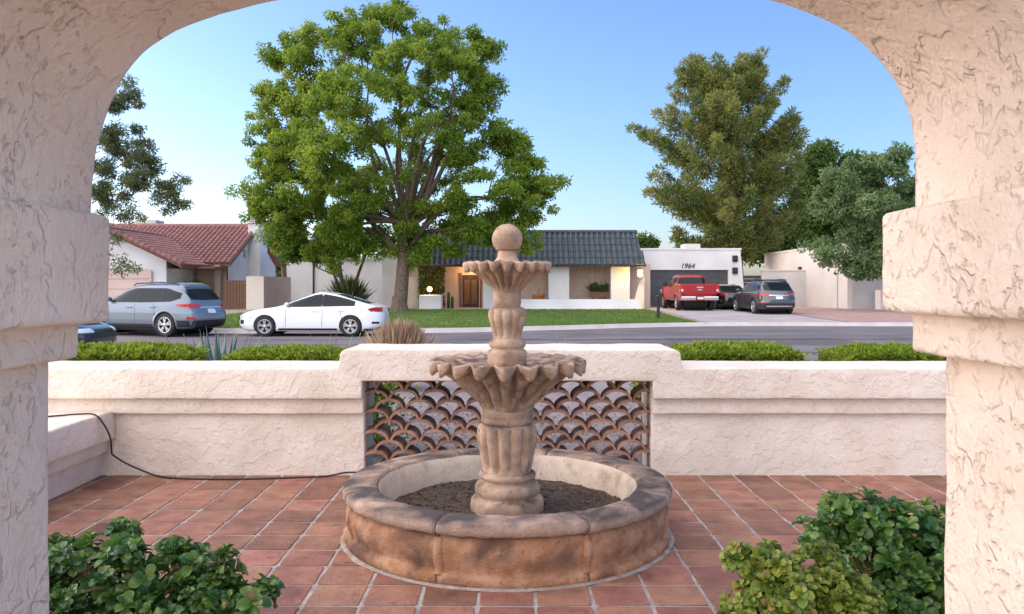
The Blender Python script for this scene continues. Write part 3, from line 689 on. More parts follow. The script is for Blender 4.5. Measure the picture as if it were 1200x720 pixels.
# garage block
DG = 50.0
gw = hp('garage_block', MB().box(ax(753,DG), ax(756,DG), DG, DG+6, GZ-.1, az_(293,DG)).box(ax(853.5,DG), ax(868,DG), DG, DG+6, GZ-.1, az_(293,DG)).box(ax(756,DG), ax(853.5,DG), DG, DG+6, az_(316.5,DG), az_(293,DG)), M['white_wall'])
bt = MB(); x_ = ax(868,DG); bt.poly([(x_,DG+.02,GZ-.1),(x_+.30,DG+.02,GZ-.1),(x_+.03,DG+.02,az_(300,DG)),(x_,DG+.02,az_(300,DG))]); bt.poly([(x_+.30,DG+.02,GZ-.1),(x_+.30,DG+1.2,GZ-.1),(x_+.03,DG+1.2,az_(300,DG)),(x_+.03,DG+.02,az_(300,DG))])
hp('battered_corner', bt, M['white_wall'])
hp('parapet_cap', pbox(MB(), 752, 869, 291, 293, DG-.05, 6.1), M['white_wall'])
gd = hp('garage_door', MB().box(ax(756,DG), ax(853.5,DG), DG+.16, DG+.22, GZ-.05, az_(316.5,DG)), M['door_dark'])
nx, nz_ = 8, 4; gx0, gx1, gz0, gz1 = ax(756,DG), ax(853.5,DG), GZ, az_(316.5,DG)
for i in range(nx):
    for j in range(nz_):
        w, h = (gx1-gx0)/nx, (gz1-gz0)/nz_
        hp('door_panel', MB().box(gx0+i*w+.08, gx0+(i+1)*w-.08, DG+.135, DG+.162, gz0+j*h+.07, gz0+(j+1)*h-.07), M['door_dark'], gd, bevel=.01)
# house number
def text_mesh(s, size, ext, m, name, parent, loc, shear=.25):
    c = bpy.data.curves.new('t', 'FONT'); c.body = s; c.size = size; c.extrude = ext; c.shear = shear; c.align_x = 'CENTER'
    to = bpy.data.objects.new('t', c); col.objects.link(to); bpy.context.view_layer.update()
    me = bpy.data.meshes.new_from_object(to.evaluated_get(bpy.context.evaluated_depsgraph_get())); bpy.data.objects.remove(to)
    o = link(name, me, m, None); o.rotation_euler = (R(90), 0, 0); o.parent = parent
    o.location = Vector(loc)-parent.location; me.materials.clear(); me.materials.append(m); return o
text_mesh('1964', .44, .02, M['black'], 'house_number', hs, (ax(805.5,DG), DG-.03, az_(314.5,DG)))
for yy, zz in ((303, 0), (317, 0)):
    c = at(861, yy, DG)
    hp('wall_fixture', MB().box(c.x-.16, c.x+.16, DG-.16, DG-.001, c.z-.22, c.z+.18).box(c.x-.10, c.x+.10, DG-.24, DG-.16, c.z-.14, c.z+.05), M['trim'], bevel=.03)
ac = hp('roof_cooler', pbox(MB(), 802, 821, 286, 294, 53, 1.2), M['grey_wall'], bevel=.04)
# buttress leaning against the pier by the lamp
hp('leaning_buttress', MB().poly([(ax(741,46.6),46.62,GZ),(ax(755,46.6),46.62,GZ),(ax(755,46.6),46.62,az_(325,46.6)),(ax(751,46.6),46.62,az_(325,46.6))]).poly([(ax(741,46.6),46.62,GZ),(ax(751,46.6),46.62,az_(325,46.6)),(ax(751,46.6),47.3,az_(325,46.6)),(ax(741,46.6),47.3,GZ)]), M['cream_wall'])
# wall lamp, lit
def lantern(name, c, label, w, h, gm, power, colr):
    e = empty(name, c); tag(e, label, 'lamp')
    MB().box(-w*.5, w*.5, -w*.5, w*.5, -h*.5, h*.5).build('lamp_glass', gm, e, bevel=w*.12)
    MB().box(-w*.62, w*.62, -w*.62, w*.62, h*.5+.002, h*.5+.05).box(-w*.3, w*.3, -w*.3, w*.3, h*.5+.05, h*.5+.10).build('lamp_cap', M['black'], e)
    MB().box(-w*.6, w*.6, -w*.6, w*.6, -h*.5-.05, -h*.5-.002).box(-.03, .03, w*.5, w*.5+.25, -.05, .05).build('lamp_bracket', M['black'], e)
    L = bpy.data.lights.new('bulb', 'POINT'); L.energy = power; L.color = colr; L.shadow_soft_size = .12
    lo = bpy.data.objects.new('bulb', L); col.objects.link(lo); lo.parent = e; lo.location = (0, -w*.5-.12, 0)
c = at(750, 320.5, 46.4)
lantern('wall_lantern', c, 'lit yellow wall lantern beside the dark garage door', .26, .42, M['lamp_glow'], 55, (1,.62,.16))
# white block with a lit globe beside the ivy
blk = MB().box(ax(491,45.4), ax(517,45.4), 45.4, 46.5, GZ-.02, az_(346,45.4)).build('planter_block', M['white_wall'], bevel=.04); tag(blk, 'white square block below the lit globe beside the ivy', 'block')
gl = empty('globe_lamp', at(503.5, 339, 45.9)); tag(gl, 'lit globe lamp standing on the white block beside the ivy', 'lamp')
MB().lathe([(.02,-.16),(.10,-.14),(.155,-.06),(.165,0),(.15,.07),(.10,.13),(.02,.16)], 20).build('globe', M['lamp_glow2'], gl)
MB().lathe([(.10,-.33),(.10,-.30),(.04,-.28),(.04,-.165),(.07,-.16)], 16).build('lamp_stand', M['black'], gl)
L = bpy.data.lights.new('bulb', 'POINT'); L.energy = 20; L.color = (1,.75,.4); L.shadow_soft_size = .17; lo = bpy.data.objects.new('bulb', L); col.objects.link(lo); lo.parent = gl; lo.location = (0,-.4,.1)
# porch light over the front door (its glow shows on the jambs)
pl_ = empty('porch_light', (ax(551,48.3), 48.3, 2.86)); tag(pl_, 'small lit ceiling light over the front door of the white house', 'lamp')
MB().lathe([(.02,-.14),(.09,-.12),(.12,-.06),(.12,-.02)], 16).build('lamp_globe', M['lamp_glow2'], pl_); MB().lathe([(.14,-.02),(.14,.01)], 16).build('lamp_base', M['black'], pl_)
L = bpy.data.lights.new('bulb', 'POINT'); L.energy = 16; L.color = (1,.55,.22); L.shadow_soft_size = .12; lo = bpy.data.objects.new('bulb', L); col.objects.link(lo); lo.parent = pl_; lo.location = (0,0,-.3)
# --- left house: front garage wing and main range behind it
lh = empty('tan_house', (-19, 48, GZ)); tag(lh, 'tan and white house with red clay tile roof and a tall chimney', 'house')
def lp(name, mb, m, parent=lh, bevel=0): return hp(name, mb, m, parent, bevel)
WX0, WX1 = -24.4, ax(195,43.4); WY = 43.4; RX = -21.6; EZ, RZ = 2.72, 4.62; EX = ax(214,43)
mbw = MB(); zt_ = lambda x: EZ+(RZ-EZ)*(1-abs(x-RX)/(EX-RX))-.12
mbw.poly([(WX0,WY,GZ-.1),(WX1,WY,GZ-.1),(WX1,WY,zt_(WX1)),(RX,WY,zt_(RX)),(WX0,WY,zt_(WX0))])
mbw.poly([(WX1,WY,GZ-.1),(WX1,WY+8,GZ-.1),(WX1,WY+8,zt_(WX1)),(WX1,WY,zt_(WX1))])
lp('wing_wall', mbw, M['white_wall'])
lp('garage_door', MB().box(ax(112,43.3), ax(178,43.3), 43.30, 43.38, GZ, az_(318,43.3)), M['pink_wall'])
for j in range(4): lp('door_panel', MB().box(ax(113,43.26), ax(177,43.26), 43.26, 43.298, GZ+.06+j*.55, GZ+.54+j*.55), M['pink_wall'], bevel=.01)
r1 = lp('wing_roof', barrel_roof((EX,42.9,EZ),(EX,51.5,EZ),(RX,42.9,RZ),(RX,51.5,RZ), .30, .12, .36, 3), M['roof_red']); r1['kind'] = 'stuff'
r1b = lp('wing_roof', barrel_roof((2*RX-EX,51.5,EZ),(2*RX-EX,42.9,EZ),(RX,51.5,RZ),(RX,42.9,RZ), .30, .12, .36, 4), M['roof_red']); r1b['kind'] = 'stuff'
lp('rake_board', MB().poly([(EX,42.88,EZ-.18),(EX,42.88,EZ+.0),(RX,42.88,RZ),(RX,42.88,RZ-.18)]).poly([(EX,42.88,EZ-.18),(EX,51,EZ-.18),(EX,51,EZ),(EX,42.88,EZ)]).poly([(EX,42.9,EZ-.18),(WX1,42.9,EZ-.18),(WX1,51,EZ-.18),(EX,51,EZ-.18)]), M['brown_wood'])
lp('ridge_tiles', MB().tube([(RX,42.85,RZ+.05),(RX,50,RZ+.05)], .15, 8), M['roof_red'])
for k in range(14):
    t0 = (k+.0)/14; p0 = Vector((EX+(RX-EX)*t0, 42.92, EZ+(RZ-EZ)*t0+.06)); p1 = p0+Vector(((RX-EX)/14*1.04, 0, (RZ-EZ)/14*1.04))
    lp('rake_tile', MB().tube([p0, p1], [.15,.12], 8), M['roof_red'])
GXm = -16.65; MY0, MYR, MZ0, MZR = 46.6, 52.0, 2.92, 5.42
r2 = lp('main_roof', barrel_roof((-34,MY0,MZ0),(GXm+.35,MY0,MZ0),(-34,MYR,MZR),(GXm+.35,MYR,MZR), .30, .12, .36, 5), M['roof_red']); r2['kind'] = 'stuff'
lp('main_roof_back', MB().quad((-34,57.4,MZ0),(GXm+.35,57.4,MZ0),(GXm+.35,MYR,MZR),(-34,MYR,MZR)), M['roof_red'])
lp('ridge_tiles', MB().tube([(-34,MYR,MZR+.06),(GXm+.4,MYR,MZR+.06)], .15, 8), M['roof_red'])
lp('rake_board', MB().poly([(GXm+.37,MY0,MZ0-.2),(GXm+.37,MY0,MZ0+.02),(GXm+.37,MYR,MZR+.02),(GXm+.37,MYR,MZR-.2)]).poly([(-17.6,MY0-.02,MZ0-.2),(GXm+.37,MY0-.02,MZ0-.2),(GXm+.37,MY0-.02,MZ0),(-17.6,MY0-.02,MZ0)]), M['brown_wood'])
lp('gable_wall', MB().poly([(GXm,47.1,GZ-.1),(GXm,56.9,GZ-.1),(GXm,56.9,MZ0-.0),(GXm,MYR,MZR-.12),(GXm,47.1,MZ0+.1)]), M['white_wall'])
lp('gable_vent', MB().box(GXm-.01, GXm+.04, 50.0, 50.45, 3.35, 3.85), M['tan_wall'])
lp('entry_wall', MB().box(-18.4, GXm, 47.1, 47.3, GZ-.1, 2.95), M['tan_wall'])
lp('porch_post', MB().box(GXm-.5, GXm-.2, 46.5, 46.8, GZ-.1, 2.8), M['tan_wall'])
lp('porch_roof', MB().box(-17.7, GXm+.1, 44.9, 47.0, 2.55, 2.68), M['brown_wood'])
chm = lp('chimney', MB().box(GXm+.01, GXm+.75, 50.9, 52.5, GZ-.1, az_(262,51)), M['white_wall'])
lp('chimney_cap', MB().box(GXm-.06, GXm+.83, 50.8, 52.6, az_(262,51)+.003, az_(258,51)), M['white_wall'], chm)
lp('roof_cooler', MB().box(ax(172,54), ax(196,54), 52.3, 53.6, 5.0, az_(260,54)), M['grey_wall'], bevel=.05)
gt = empty('side_gate', (ax(275,45.2), 45.2, GZ)); tag(gt, 'brown wooden plank gate beside the tan house', 'gate')
for k in range(7):
    w = (ax(288,45.2)-ax(262.5,45.2))/7; x = ax(262.5,45.2)+k*w-gt.location.x
    MB().box(x+.008, x+w-.008, 0, .05, .03, az_(329,45.2)-GZ+random.uniform(-.01,.01)).build('plank', M['brown_wood'], gt)
MB().box(ax(262.5,45.2)-gt.location.x, ax(288,45.2)-gt.location.x, .052, .10, .3, .42).box(ax(262.5,45.2)-gt.location.x, ax(288,45.2)-gt.location.x, .052, .10, 1.3, 1.42).build('rail', M['brown_wood'], gt)
fw = empty('fence_wall', (ax(310,45), 45, GZ)); tag(fw, 'pinkish block fence wall between the tan house and the white house', 'wall')
hp('wall_face', gbox(MB(), 288.5, 309, 324, 44.9, .3), M['cream_wall'], fw)
mb = MB(); a_, b_ = Vector((ax(309,44.9),44.9)), Vector((ax(341,49),49.0)); mb.poly([(a_.x,a_.y,GZ-.1),(b_.x,b_.y,GZ-.1),(b_.x,b_.y,2.12),(a_.x,a_.y,2.12)]); mb.poly([(a_.x,a_.y,2.12),(b_.x,b_.y,2.12),(b_.x-.3,b_.y+.1,2.12),(a_.x-.3,a_.y+.1,2.12)])
hp('wall_return', mb, M['pink_wall'], fw)
# --- right house
rh = empty('pale_house', (20, 50, GZ)); tag(rh, 'pale flat roofed house beyond the paver driveway behind a grey green tree', 'house')
CX_ = ax(993,46)
hp('side_wall', MB().box(CX_, CX_+.3, 46.0, 61, GZ-.1, 3.94), M['cream_wall'], rh)
hp('front_wall', MB().box(CX_+.301, CX_+9, 46.02, 46.3, GZ-.1, 3.94), M['grey_wall'], rh)  # front face coloured greyer than the side: its shadow tone put into the colour
hp('parapet_cap', MB().box(CX_-.06, CX_+.4, 45.92, 61, 3.942, 4.06).box(CX_+.4, CX_+9, 45.92, 46.4, 3.942, 4.06), M['cream_wall'], rh)
hp('roof_deck', MB().box(CX_+.3, CX_+9, 46.3, 61, 3.5, 3.6), M['grey_wall'], rh)
hp('wall_light', MB().box(CX_-.14, CX_-.002, 53.2, 53.5, 2.55, 2.85), M['trim'], rh)
hp('water_pipe', MB().tube([(CX_-.06,47.3,GZ),(CX_-.06,47.3,2.3)], .03, 6), M['grey_wall'], rh)
bw = empty('block_fence', (ax(922,52), 52, GZ)); tag(bw, 'grey block fence wall joining the pale house beside the parked grey suv', 'wall')
hp('wall_face', gbox(MB(), 893, 954, 317.5, 52.5, .25), M['grey_wall'], bw)
hp('wall_coping', pbox(MB(), 892.5, 954, 316.3, 317.5, 52.45, .35), M['cream_wall'], bw)
lw = MB().box(ax(1032,44.5), ax(1052,44.5), 44.5, 45.2, GZ-.1, az_(340,44.5)).build('low_wall', M['cream_wall'], bevel=.03); tag(lw, 'short pale wall end beside the driveway below the grey green tree', 'wall')
dg = empty('dark_gate', (ax(881,53), 53, GZ)); tag(dg, 'dark slatted gate between garage block and grey fence wall', 'gate')
for k in range(8):
    z = GZ+.15+k*.235; hp('slat', MB().box(ax(869.5,53), ax(892.5,53), 53, 53.05, z, z+.2), M['door_dark'], dg)
hp('post', MB().box(ax(869,53), ax(870.5,53), 53.06, 53.16, GZ-.1, 2.2).box(ax(891,53), ax(892.5,53), 53.06, 53.16, GZ-.1, 2.2), M['black'], dg)
# mailbox
mx_ = empty('mailbox', at(771.5, 375, 34.8)); mx_.location.z = zfar(mx_.location.x, 34.8)+.005; tag(mx_, 'dark mailbox on a post at the lawn edge beside the driveway', 'mailbox')
MB().box(-.06,.06,-.06,.06,0,.78).build('post', M['trim'], mx_, bevel=.01)
rows = [[(.11*math.cos(t), y, .92+.11*math.sin(t)) for t in [math.pi*k/8 for k in range(9)]]+[(-.11,y,.785),(.11,y,.785)] for y in (-.26,.26)]
bx_ = MB().grid(rows, close_u=True, sm=False).poly(rows[0]).poly(rows[1][::-1]).build('box', M['black'], mx_)
MB().box(.112,.125,-.05,.12,.88,1.02).build('flag', M['red_lens'], mx_)
# potted plants and chairs on the porch
tr_ = empty('window_trough', at(702, 350, 47.6)); tr_.location.z = .95; tag(tr_, 'planter trough with spiky leaves below the porch window', 'planter')
MB().box(-.55,.55,-.15,.15,-.02,.28).build('trough', M['brown_wood'], tr_, bevel=.01); MB().box(-.4,-.3,-.1,.1,-.68,-.02).box(.3,.4,-.1,.1,-.68,-.02).build('trough_leg', M['brown_wood'], tr_)
n = 140; P = np.stack([rng.uniform(-.5,.5,n), rng.uniform(-.1,.1,n), np.full(n,.26)],1); D = np.stack([rng.normal(0,.6,n), rng.normal(0,.5,n), np.ones(n)],1)
leaf_object('spiky_leaves', leaf_geo(P, D, rng.uniform(.3,.75,n), .06), rng.random(n), M['leaf_mid'], tr_)
pt_ = empty('terracotta_pot', (ax(631,47.4), 47.4, GZ)); tag(pt_, 'orange clay pot standing on the porch behind the low white wall', 'pot')
MB().lathe([(.24,0),(.30,.3),(.34,.72),(.38,.73),(.38,.82),(.31,.83)], 20).build('pot_body', mat('orange_clay', (.50,.20,.07), (.42,.16,.06), 6, .8), pt_)
MB().lathe([(.02,.80),(.32,.80)], 20, cap=False).build('pot_soil', M['soil'], pt_)
MB().tube([(0,0,.78),(.02,0,1.2)], .02, 6).build('plant_stem', M['stem'], pt_)
# ------------------------------------------------------------ vehicles (local front = +x)
class Shell:
    """car body as a stack of rounded plan outlines: rows of (z, x_front, x_rear, half_width, squareness)"""
    def __init__(s, ctl): 
        s.z = [c[0] for c in ctl]; s.c = ctl
    def at(s, z):
        z = min(max(z, s.z[0]), s.z[-1])
        for i in range(len(s.z)-1):
            if z <= s.z[i+1]: break
        def val(k):
            p = [s.c[max(i-1,0)][k], s.c[i][k], s.c[i+1][k], s.c[min(i+2,len(s.c)-1)][k]]
            zz = [s.c[max(i-1,0)][0], s.c[i][0], s.c[i+1][0], s.c[min(i+2,len(s.c)-1)][0]]
            h = zz[2]-zz[1]; d = (p[2]-p[1])/h
            def sl(a, b, za, zb, zc, c): 
                if zb == za or zc == zb: return d
                d1, d2 = (b-a)/(zb-za), (c-b)/(zc-zb)
                return 0 if d1*d2 <= 0 else 2*d1*d2/(d1+d2)
            m0 = sl(p[0],p[1],zz[0],zz[1],zz[2],p[2]) if i > 0 else d
            m1 = sl(p[1],p[2],zz[1],zz[2],zz[3],p[3]) if i+2 < len(s.c) else d
            t = (z-zz[1])/h
            return (2*t**3-3*t*t+1)*p[1]+(t**3-2*t*t+t)*h*m0+(-2*t**3+3*t*t)*p[2]+(t**3-t*t)*h*m1
        return val(1), val(2), val(3), val(4)
    def width(s, x, z):
        xf, xr, w, n = s.at(z); u = abs((2*x-xf-xr)/(xf-xr)); u = min(u, .9999)
        return w*(1-u**n)**(1/n)
    def end(s, y, z, front):
        xf, xr, w, n = s.at(z); v = min(abs(y)/w, .9999); k = (1-v**n)**(1/n); c, h = (xf+xr)/2, (xf-xr)/2
        return c+h*k if front else c-h*k
    def top(s, x):                                      # highest z whose outline still contains x
        lo = s.z[0]; best = lo; z = s.z[-1]
        while z > lo:
            xf, xr, w, n = s.at(z)
            if xr <= x <= xf: return z
            z -= .006
        return lo
    def mesh(s, levels, seg=96):
        mb = MB(); rows = []
        z0, z1 = s.z[0], s.z[-1]
        for k in range(levels+1):
            z = z0+(z1-z0)*k/levels; xf, xr, w, n = s.at(z); c, h = (xf+xr)/2, (xf-xr)/2; row = []
            for q in range(seg):
                t = 2*math.pi*q/seg; ct, st = math.cos(t), math.sin(t)
                row.append((c+h*math.copysign(abs(ct)**(2/n), ct), w*math.copysign(abs(st)**(2/n), st), z))
            rows.append(row)
        mb.grid(rows, close_u=True); mb.poly(rows[0][::-1]); mb.poly(rows[-1]); return mb.mesh('body')
def cut_wheels(me, xs, r, zc, halfw, zbot=-.2):
    """cut round wheel openings (sides only) out of a closed body"""
    o = link('tmp_body', me); cutters = []
    for x in xs:
        for sy in (-1, 1):
            mb = MB(); n = 40; ring = [(x+r*math.cos(2*math.pi*k/n), zc+r*math.sin(2*math.pi*k/n)) for k in range(n)]
            y0, y1 = (halfw*.68, halfw*1.3) if sy > 0 else (-halfw*1.3, -halfw*.68)
            rows = [[(a, y, b) for a, b in ring] for y in (y0, y1)]
            mb.grid(rows, close_u=True, sm=False); mb.poly(rows[0][::-1]); mb.poly(rows[1])
            c = mb.build('tmp_cut', weld=True); cutters.append(c)
            md = o.modifiers.new('b', 'BOOLEAN'); md.operation = 'DIFFERENCE'; md.object = c; md.solver = 'EXACT'
    bpy.context.view_layer.update()
    dg = bpy.context.evaluated_depsgraph_get(); out = bpy.data.meshes.new_from_object(o.evaluated_get(dg))
    bpy.data.objects.remove(o)
    for c in cutters: bpy.data.objects.remove(c)
    bm = bmesh.new(); bm.from_mesh(out); bmesh.ops.recalc_face_normals(bm, faces=bm.faces)
    for e in bm.edges:
        if len(e.link_faces) == 2 and e.calc_face_angle(0) > R(38): e.smooth = False
    for f in bm.faces: f.smooth = True
    bm.to_mesh(out); bm.free(); out.materials.clear(); return out
def side_patch(sh, x0, x1, lo, hi, eps, side, nx=16, nz=6):
    rows = []
    for i in range(nx+1):
        x = x0+(x1-x0)*i/nx; a, b = lo(x), hi(x); rows.append([(x, side*(sh.width(x, a+(b-a)*j/nz)+eps), a+(b-a)*j/nz) for j in range(nz+1)])
    return MB().grid(rows if side > 0 else rows[::-1])
def end_patch(sh, y0, y1, lo, hi, eps, front, ny=16, nz=8):
    rows = []
    for i in range(ny+1):
        y = y0+(y1-y0)*i/ny; a, b = lo(y), hi(y); rows.append([(sh.end(y, a+(b-a)*j/nz, front)+(eps if front else -eps), y, a+(b-a)*j/nz) for j in range(nz+1)])
    return MB().grid(rows[::-1] if front else rows)
C_ = lambda v: (lambda q: v)
def wheel_at(car, x, y, r, w, spokes, rim_m, side):
    e = MB().tube([(0,-.02,0),(0,.02,0)], r*.70, 24).build('wheel', M['trim'], car, (x, y, r))
    prof = [(r*.66,-w*.46),(r*.80,-w*.5),(r*.95,-w*.46),(r,-w*.30),(r,w*.30),(r*.95,w*.46),(r*.80,w*.5),(r*.66,w*.46)]
    rows = [[(a*math.cos(t), b, a*math.sin(t)) for t in [2*math.pi*k/36 for k in range(36)]] for a, b in prof]
    MB().grid(rows, close_u=True, close_v=True).build('tyre', M['rubber'], e)
    mb = MB(); yo = side*w*.42
    rows = [[(a*math.cos(t), b*side, a*math.sin(t)) for t in [2*math.pi*k/36 for k in range(36)]] for a, b in ((r*.66,w*.30),(r*.69,w*.47),(r*.65,w*.50),(r*.60,w*.47),(r*.58,w*.25))]
    mb.grid(rows, close_u=True)
    for k in range(spokes):
        for da in (-.14, .14) if spokes <= 6 else (0,):
            t = 2*math.pi*k/spokes+.3; t0, t1 = t+da*.5, t+da*1.3
            p0, p1 = Vector((r*.10*math.cos(t0),0,r*.10*math.sin(t0))), Vector((r*.62*math.cos(t1),0,r*.62*math.sin(t1)))
            tn = Vector((-math.sin(t),0,math.cos(t)))*r*.055
            q = [p0-tn, p1-tn*1.15, p1+tn*1.15, p0+tn]; y0, y1 = side*w*.36, side*w*.47
            a = [v+Vector((0,y1,0)) for v in q]; b = [v+Vector((0,y0,0)) for v in q]
            mb.poly(a)
            for i in range(4): mb.quad(a[i], a[(i+1)%4], b[(i+1)%4], b[i])
    rows = [[(a*math.cos(t), b*side, a*math.sin(t)) for t in [2*math.pi*k/20 for k in range(20)]] for a, b in ((r*.17,w*.30),(r*.17,w*.48),(r*.12,w*.52),(.002,w*.52))]
    mb.grid(rows, close_u=True); mb.build('rim', rim_m, e)
def finish(car, sh, spec, paint):
    L = spec
    for x in L['wx']:
        for sy in (-1, 1): wheel_at(car, x, sy*(L['track']), L['wr'], L.get('ww', .21), L.get('spokes', 5), L.get('rim', M['alloy']), sy)
    # dark wheel housings, underside
    mb = MB()
    for x in L['wx']: mb.tube([(x,-L['track']*.72,L['wr']+.02),(x,L['track']*.72,L['wr']+.02)], L['wr']*.98, 20)
    mb.box(min(L['wx'])-.3, max(L['wx'])+.3, -L['track']*.7, L['track']*.7, .17, .30); mb.build('underbody', M['trim'], car)
def mirrors(car, sh, x, z, paint):
    for s in (-1, 1):
        y = sh.width(x, z)
        mb = MB().lathe([(.01,-.11),(.06,-.09),(.075,-.02),(.07,.05),(.03,.09)], 12)
        me = mb.mesh('mirror')
        for v in me.vertices: v.co = Vector((v.co.y*.9, v.co.z*1.1, v.co.x*.95))
        me.materials.append(paint); link('mirror', me, None, car, (x, s*(y+.12), z+.06))
def seam(car, sh, x, z0, z1, slant=0):
    for s in (-1, 1):
        rows = []
        for dx in (-.006, .006):
            rows.append([(x+dx+slant*(z-z0), s*(sh.width(x+dx+slant*(z-z0), z)+.002), z) for z in [z0+(z1-z0)*k/10 for k in range(11)]])
        MB().grid(rows if s > 0 else rows[::-1]).build('door_seam', M['trim'], car)
def handle(car, sh, x, z, m):
    for s in (-1, 1):
        y = s*(sh.width(x, z)+.018); MB().box(x-.11, x+.11, y-.016, y+.016, z-.016, z+.016).build('door_handle', m, car, bevel=.008)
def windows(car, sh, cuts, lo, hi, gap=.035):
    for s in (-1, 1):
        for a, b in zip(cuts, cuts[1:]):
            side_patch(sh, b+gap/2, a-gap/2, lo, hi, .006, s).build('side_window', M['glass'], car)
        side_patch(sh, cuts[-1]-.03, cuts[0]+.03, lambda x: lo(x)-.018, lambda x: hi(x)+.016, .003, s, 30).build('window_trim', M['trim'], car)
def make_sedan(name, loc, rz, label, paint, group=None, full=True):
    car = empty(name, loc, rz); tag(car, label, 'car', group)
    ctl = [(.17,2.05,-2.02,.80,7),(.22,2.20,-2.16,.86,6),(.35,2.29,-2.28,.89,6),(.50,2.315,-2.315,.90,5.5),(.63,2.29,-2.31,.90,5.5),(.72,2.17,-2.30,.895,5.5),(.80,1.93,-2.28,.885,5.5),
           (.87,1.56,-2.27,.87,6),(.92,1.20,-2.24,.855,6.5),(.96,1.00,-2.12,.835,6.5),(1.00,.88,-1.96,.80,6),(1.06,.74,-1.78,.765,5.5),(1.14,.55,-1.53,.73,5),(1.22,.34,-1.27,.69,5),(1.30,.09,-.98,.645,5),
           (1.355,-.08,-.72,.59,4.5),(1.39,-.20,-.52,.48,4),(1.405,-.28,-.42,.30,3)]
    sh = Shell(ctl); me = cut_wheels(sh.mesh(90, 120), (1.38, -1.32), .365, .33, .9); link('body', me, paint, car)
    up = lambda x: max(.965, min(1.335, sh.top(x)-.075))
    windows(car, sh, [.70, -.42, -1.42], lambda x: .945+.02*smoothstep(.3,-1.3,-x) if False else .95+.025*smoothstep(-.2,1.4,-x), up)
    end_patch(sh, -.60, .60, C_(.985), lambda y: 1.345-.03*abs(y), .006, True).build('windscreen', M['glass'], car)
    end_patch(sh, -.60, .60, C_(1.03), lambda y: 1.34-.03*abs(y), .006, False).build('rear_window', M['glass'], car)
    finish(car, sh, dict(wx=(1.38,-1.32), track=.79, wr=.325, spokes=5), paint); mirrors(car, sh, .66, .95, paint)
    for x, sl in ((.72,.0), (-.42,-.05), (-1.12,.25)): seam(car, sh, x, .30, .93, sl)
    handle(car, sh, -.22, .80, paint); handle(car, sh, -1.02, .82, paint)
    for s in (-1, 1):
        side_patch(sh, -2.235, -1.88, lambda x: .77+.05*smoothstep(-2.2,-1.9,x), lambda x: .93-.05*smoothstep(-2.1,-1.88,x), .008, s, 10).build('tail_light', M['red_lens'], car)
        end_patch(sh, s*.86, s*.45, C_(.78), lambda y: .92, .008, False, 8).build('tail_light', M['red_lens'], car)
        side_patch(sh, 1.86, 2.14, lambda x: .62+.05*smoothstep(2.2,1.8,x), lambda x: .70+.03*smoothstep(2.1,1.85,x), .008, s, 10).build('headlight', M['clear_lens'], car)
        end_patch(sh, s*.84, s*.40, C_(.62), C_(.71), .008, True, 8).build('headlight', M['clear_lens'], car)
        side_patch(sh, -2.20, -1.98, C_(.40), C_(.47), .006, s, 6).build('rear_vent', M['trim'], car)
        side_patch(sh, 2.06, 2.2, C_(.40), C_(.52), .006, s, 6).build('front_vent', M['trim'], car)
        side_patch(sh, 1.79, 1.87, C_(.60), C_(.63), .006, s, 4, 2).build('side_marker', M['amber'], car)
        side_patch(sh, -.9, .95, C_(.20), C_(.265), .006, s, 12, 2).build('sill_trim', M['trim'], car)
        side_patch(sh, -2.15, -1.72, C_(.185), C_(.25), .006, s, 8, 2).build('bumper_trim', M['trim'], car)
    end_patch(sh, -.75, .75, C_(.50), C_(.60), .006, True).build('grille', M['trim'], car)
    end_patch(sh, -.80, .80, C_(.19), C_(.30), .006, False).build('rear_diffuser', M['trim'], car)
    end_patch(sh, -.16, .16, C_(.62), C_(.74), .012, False, 4, 2).build('number_plate', M['plate'], car)
    return car
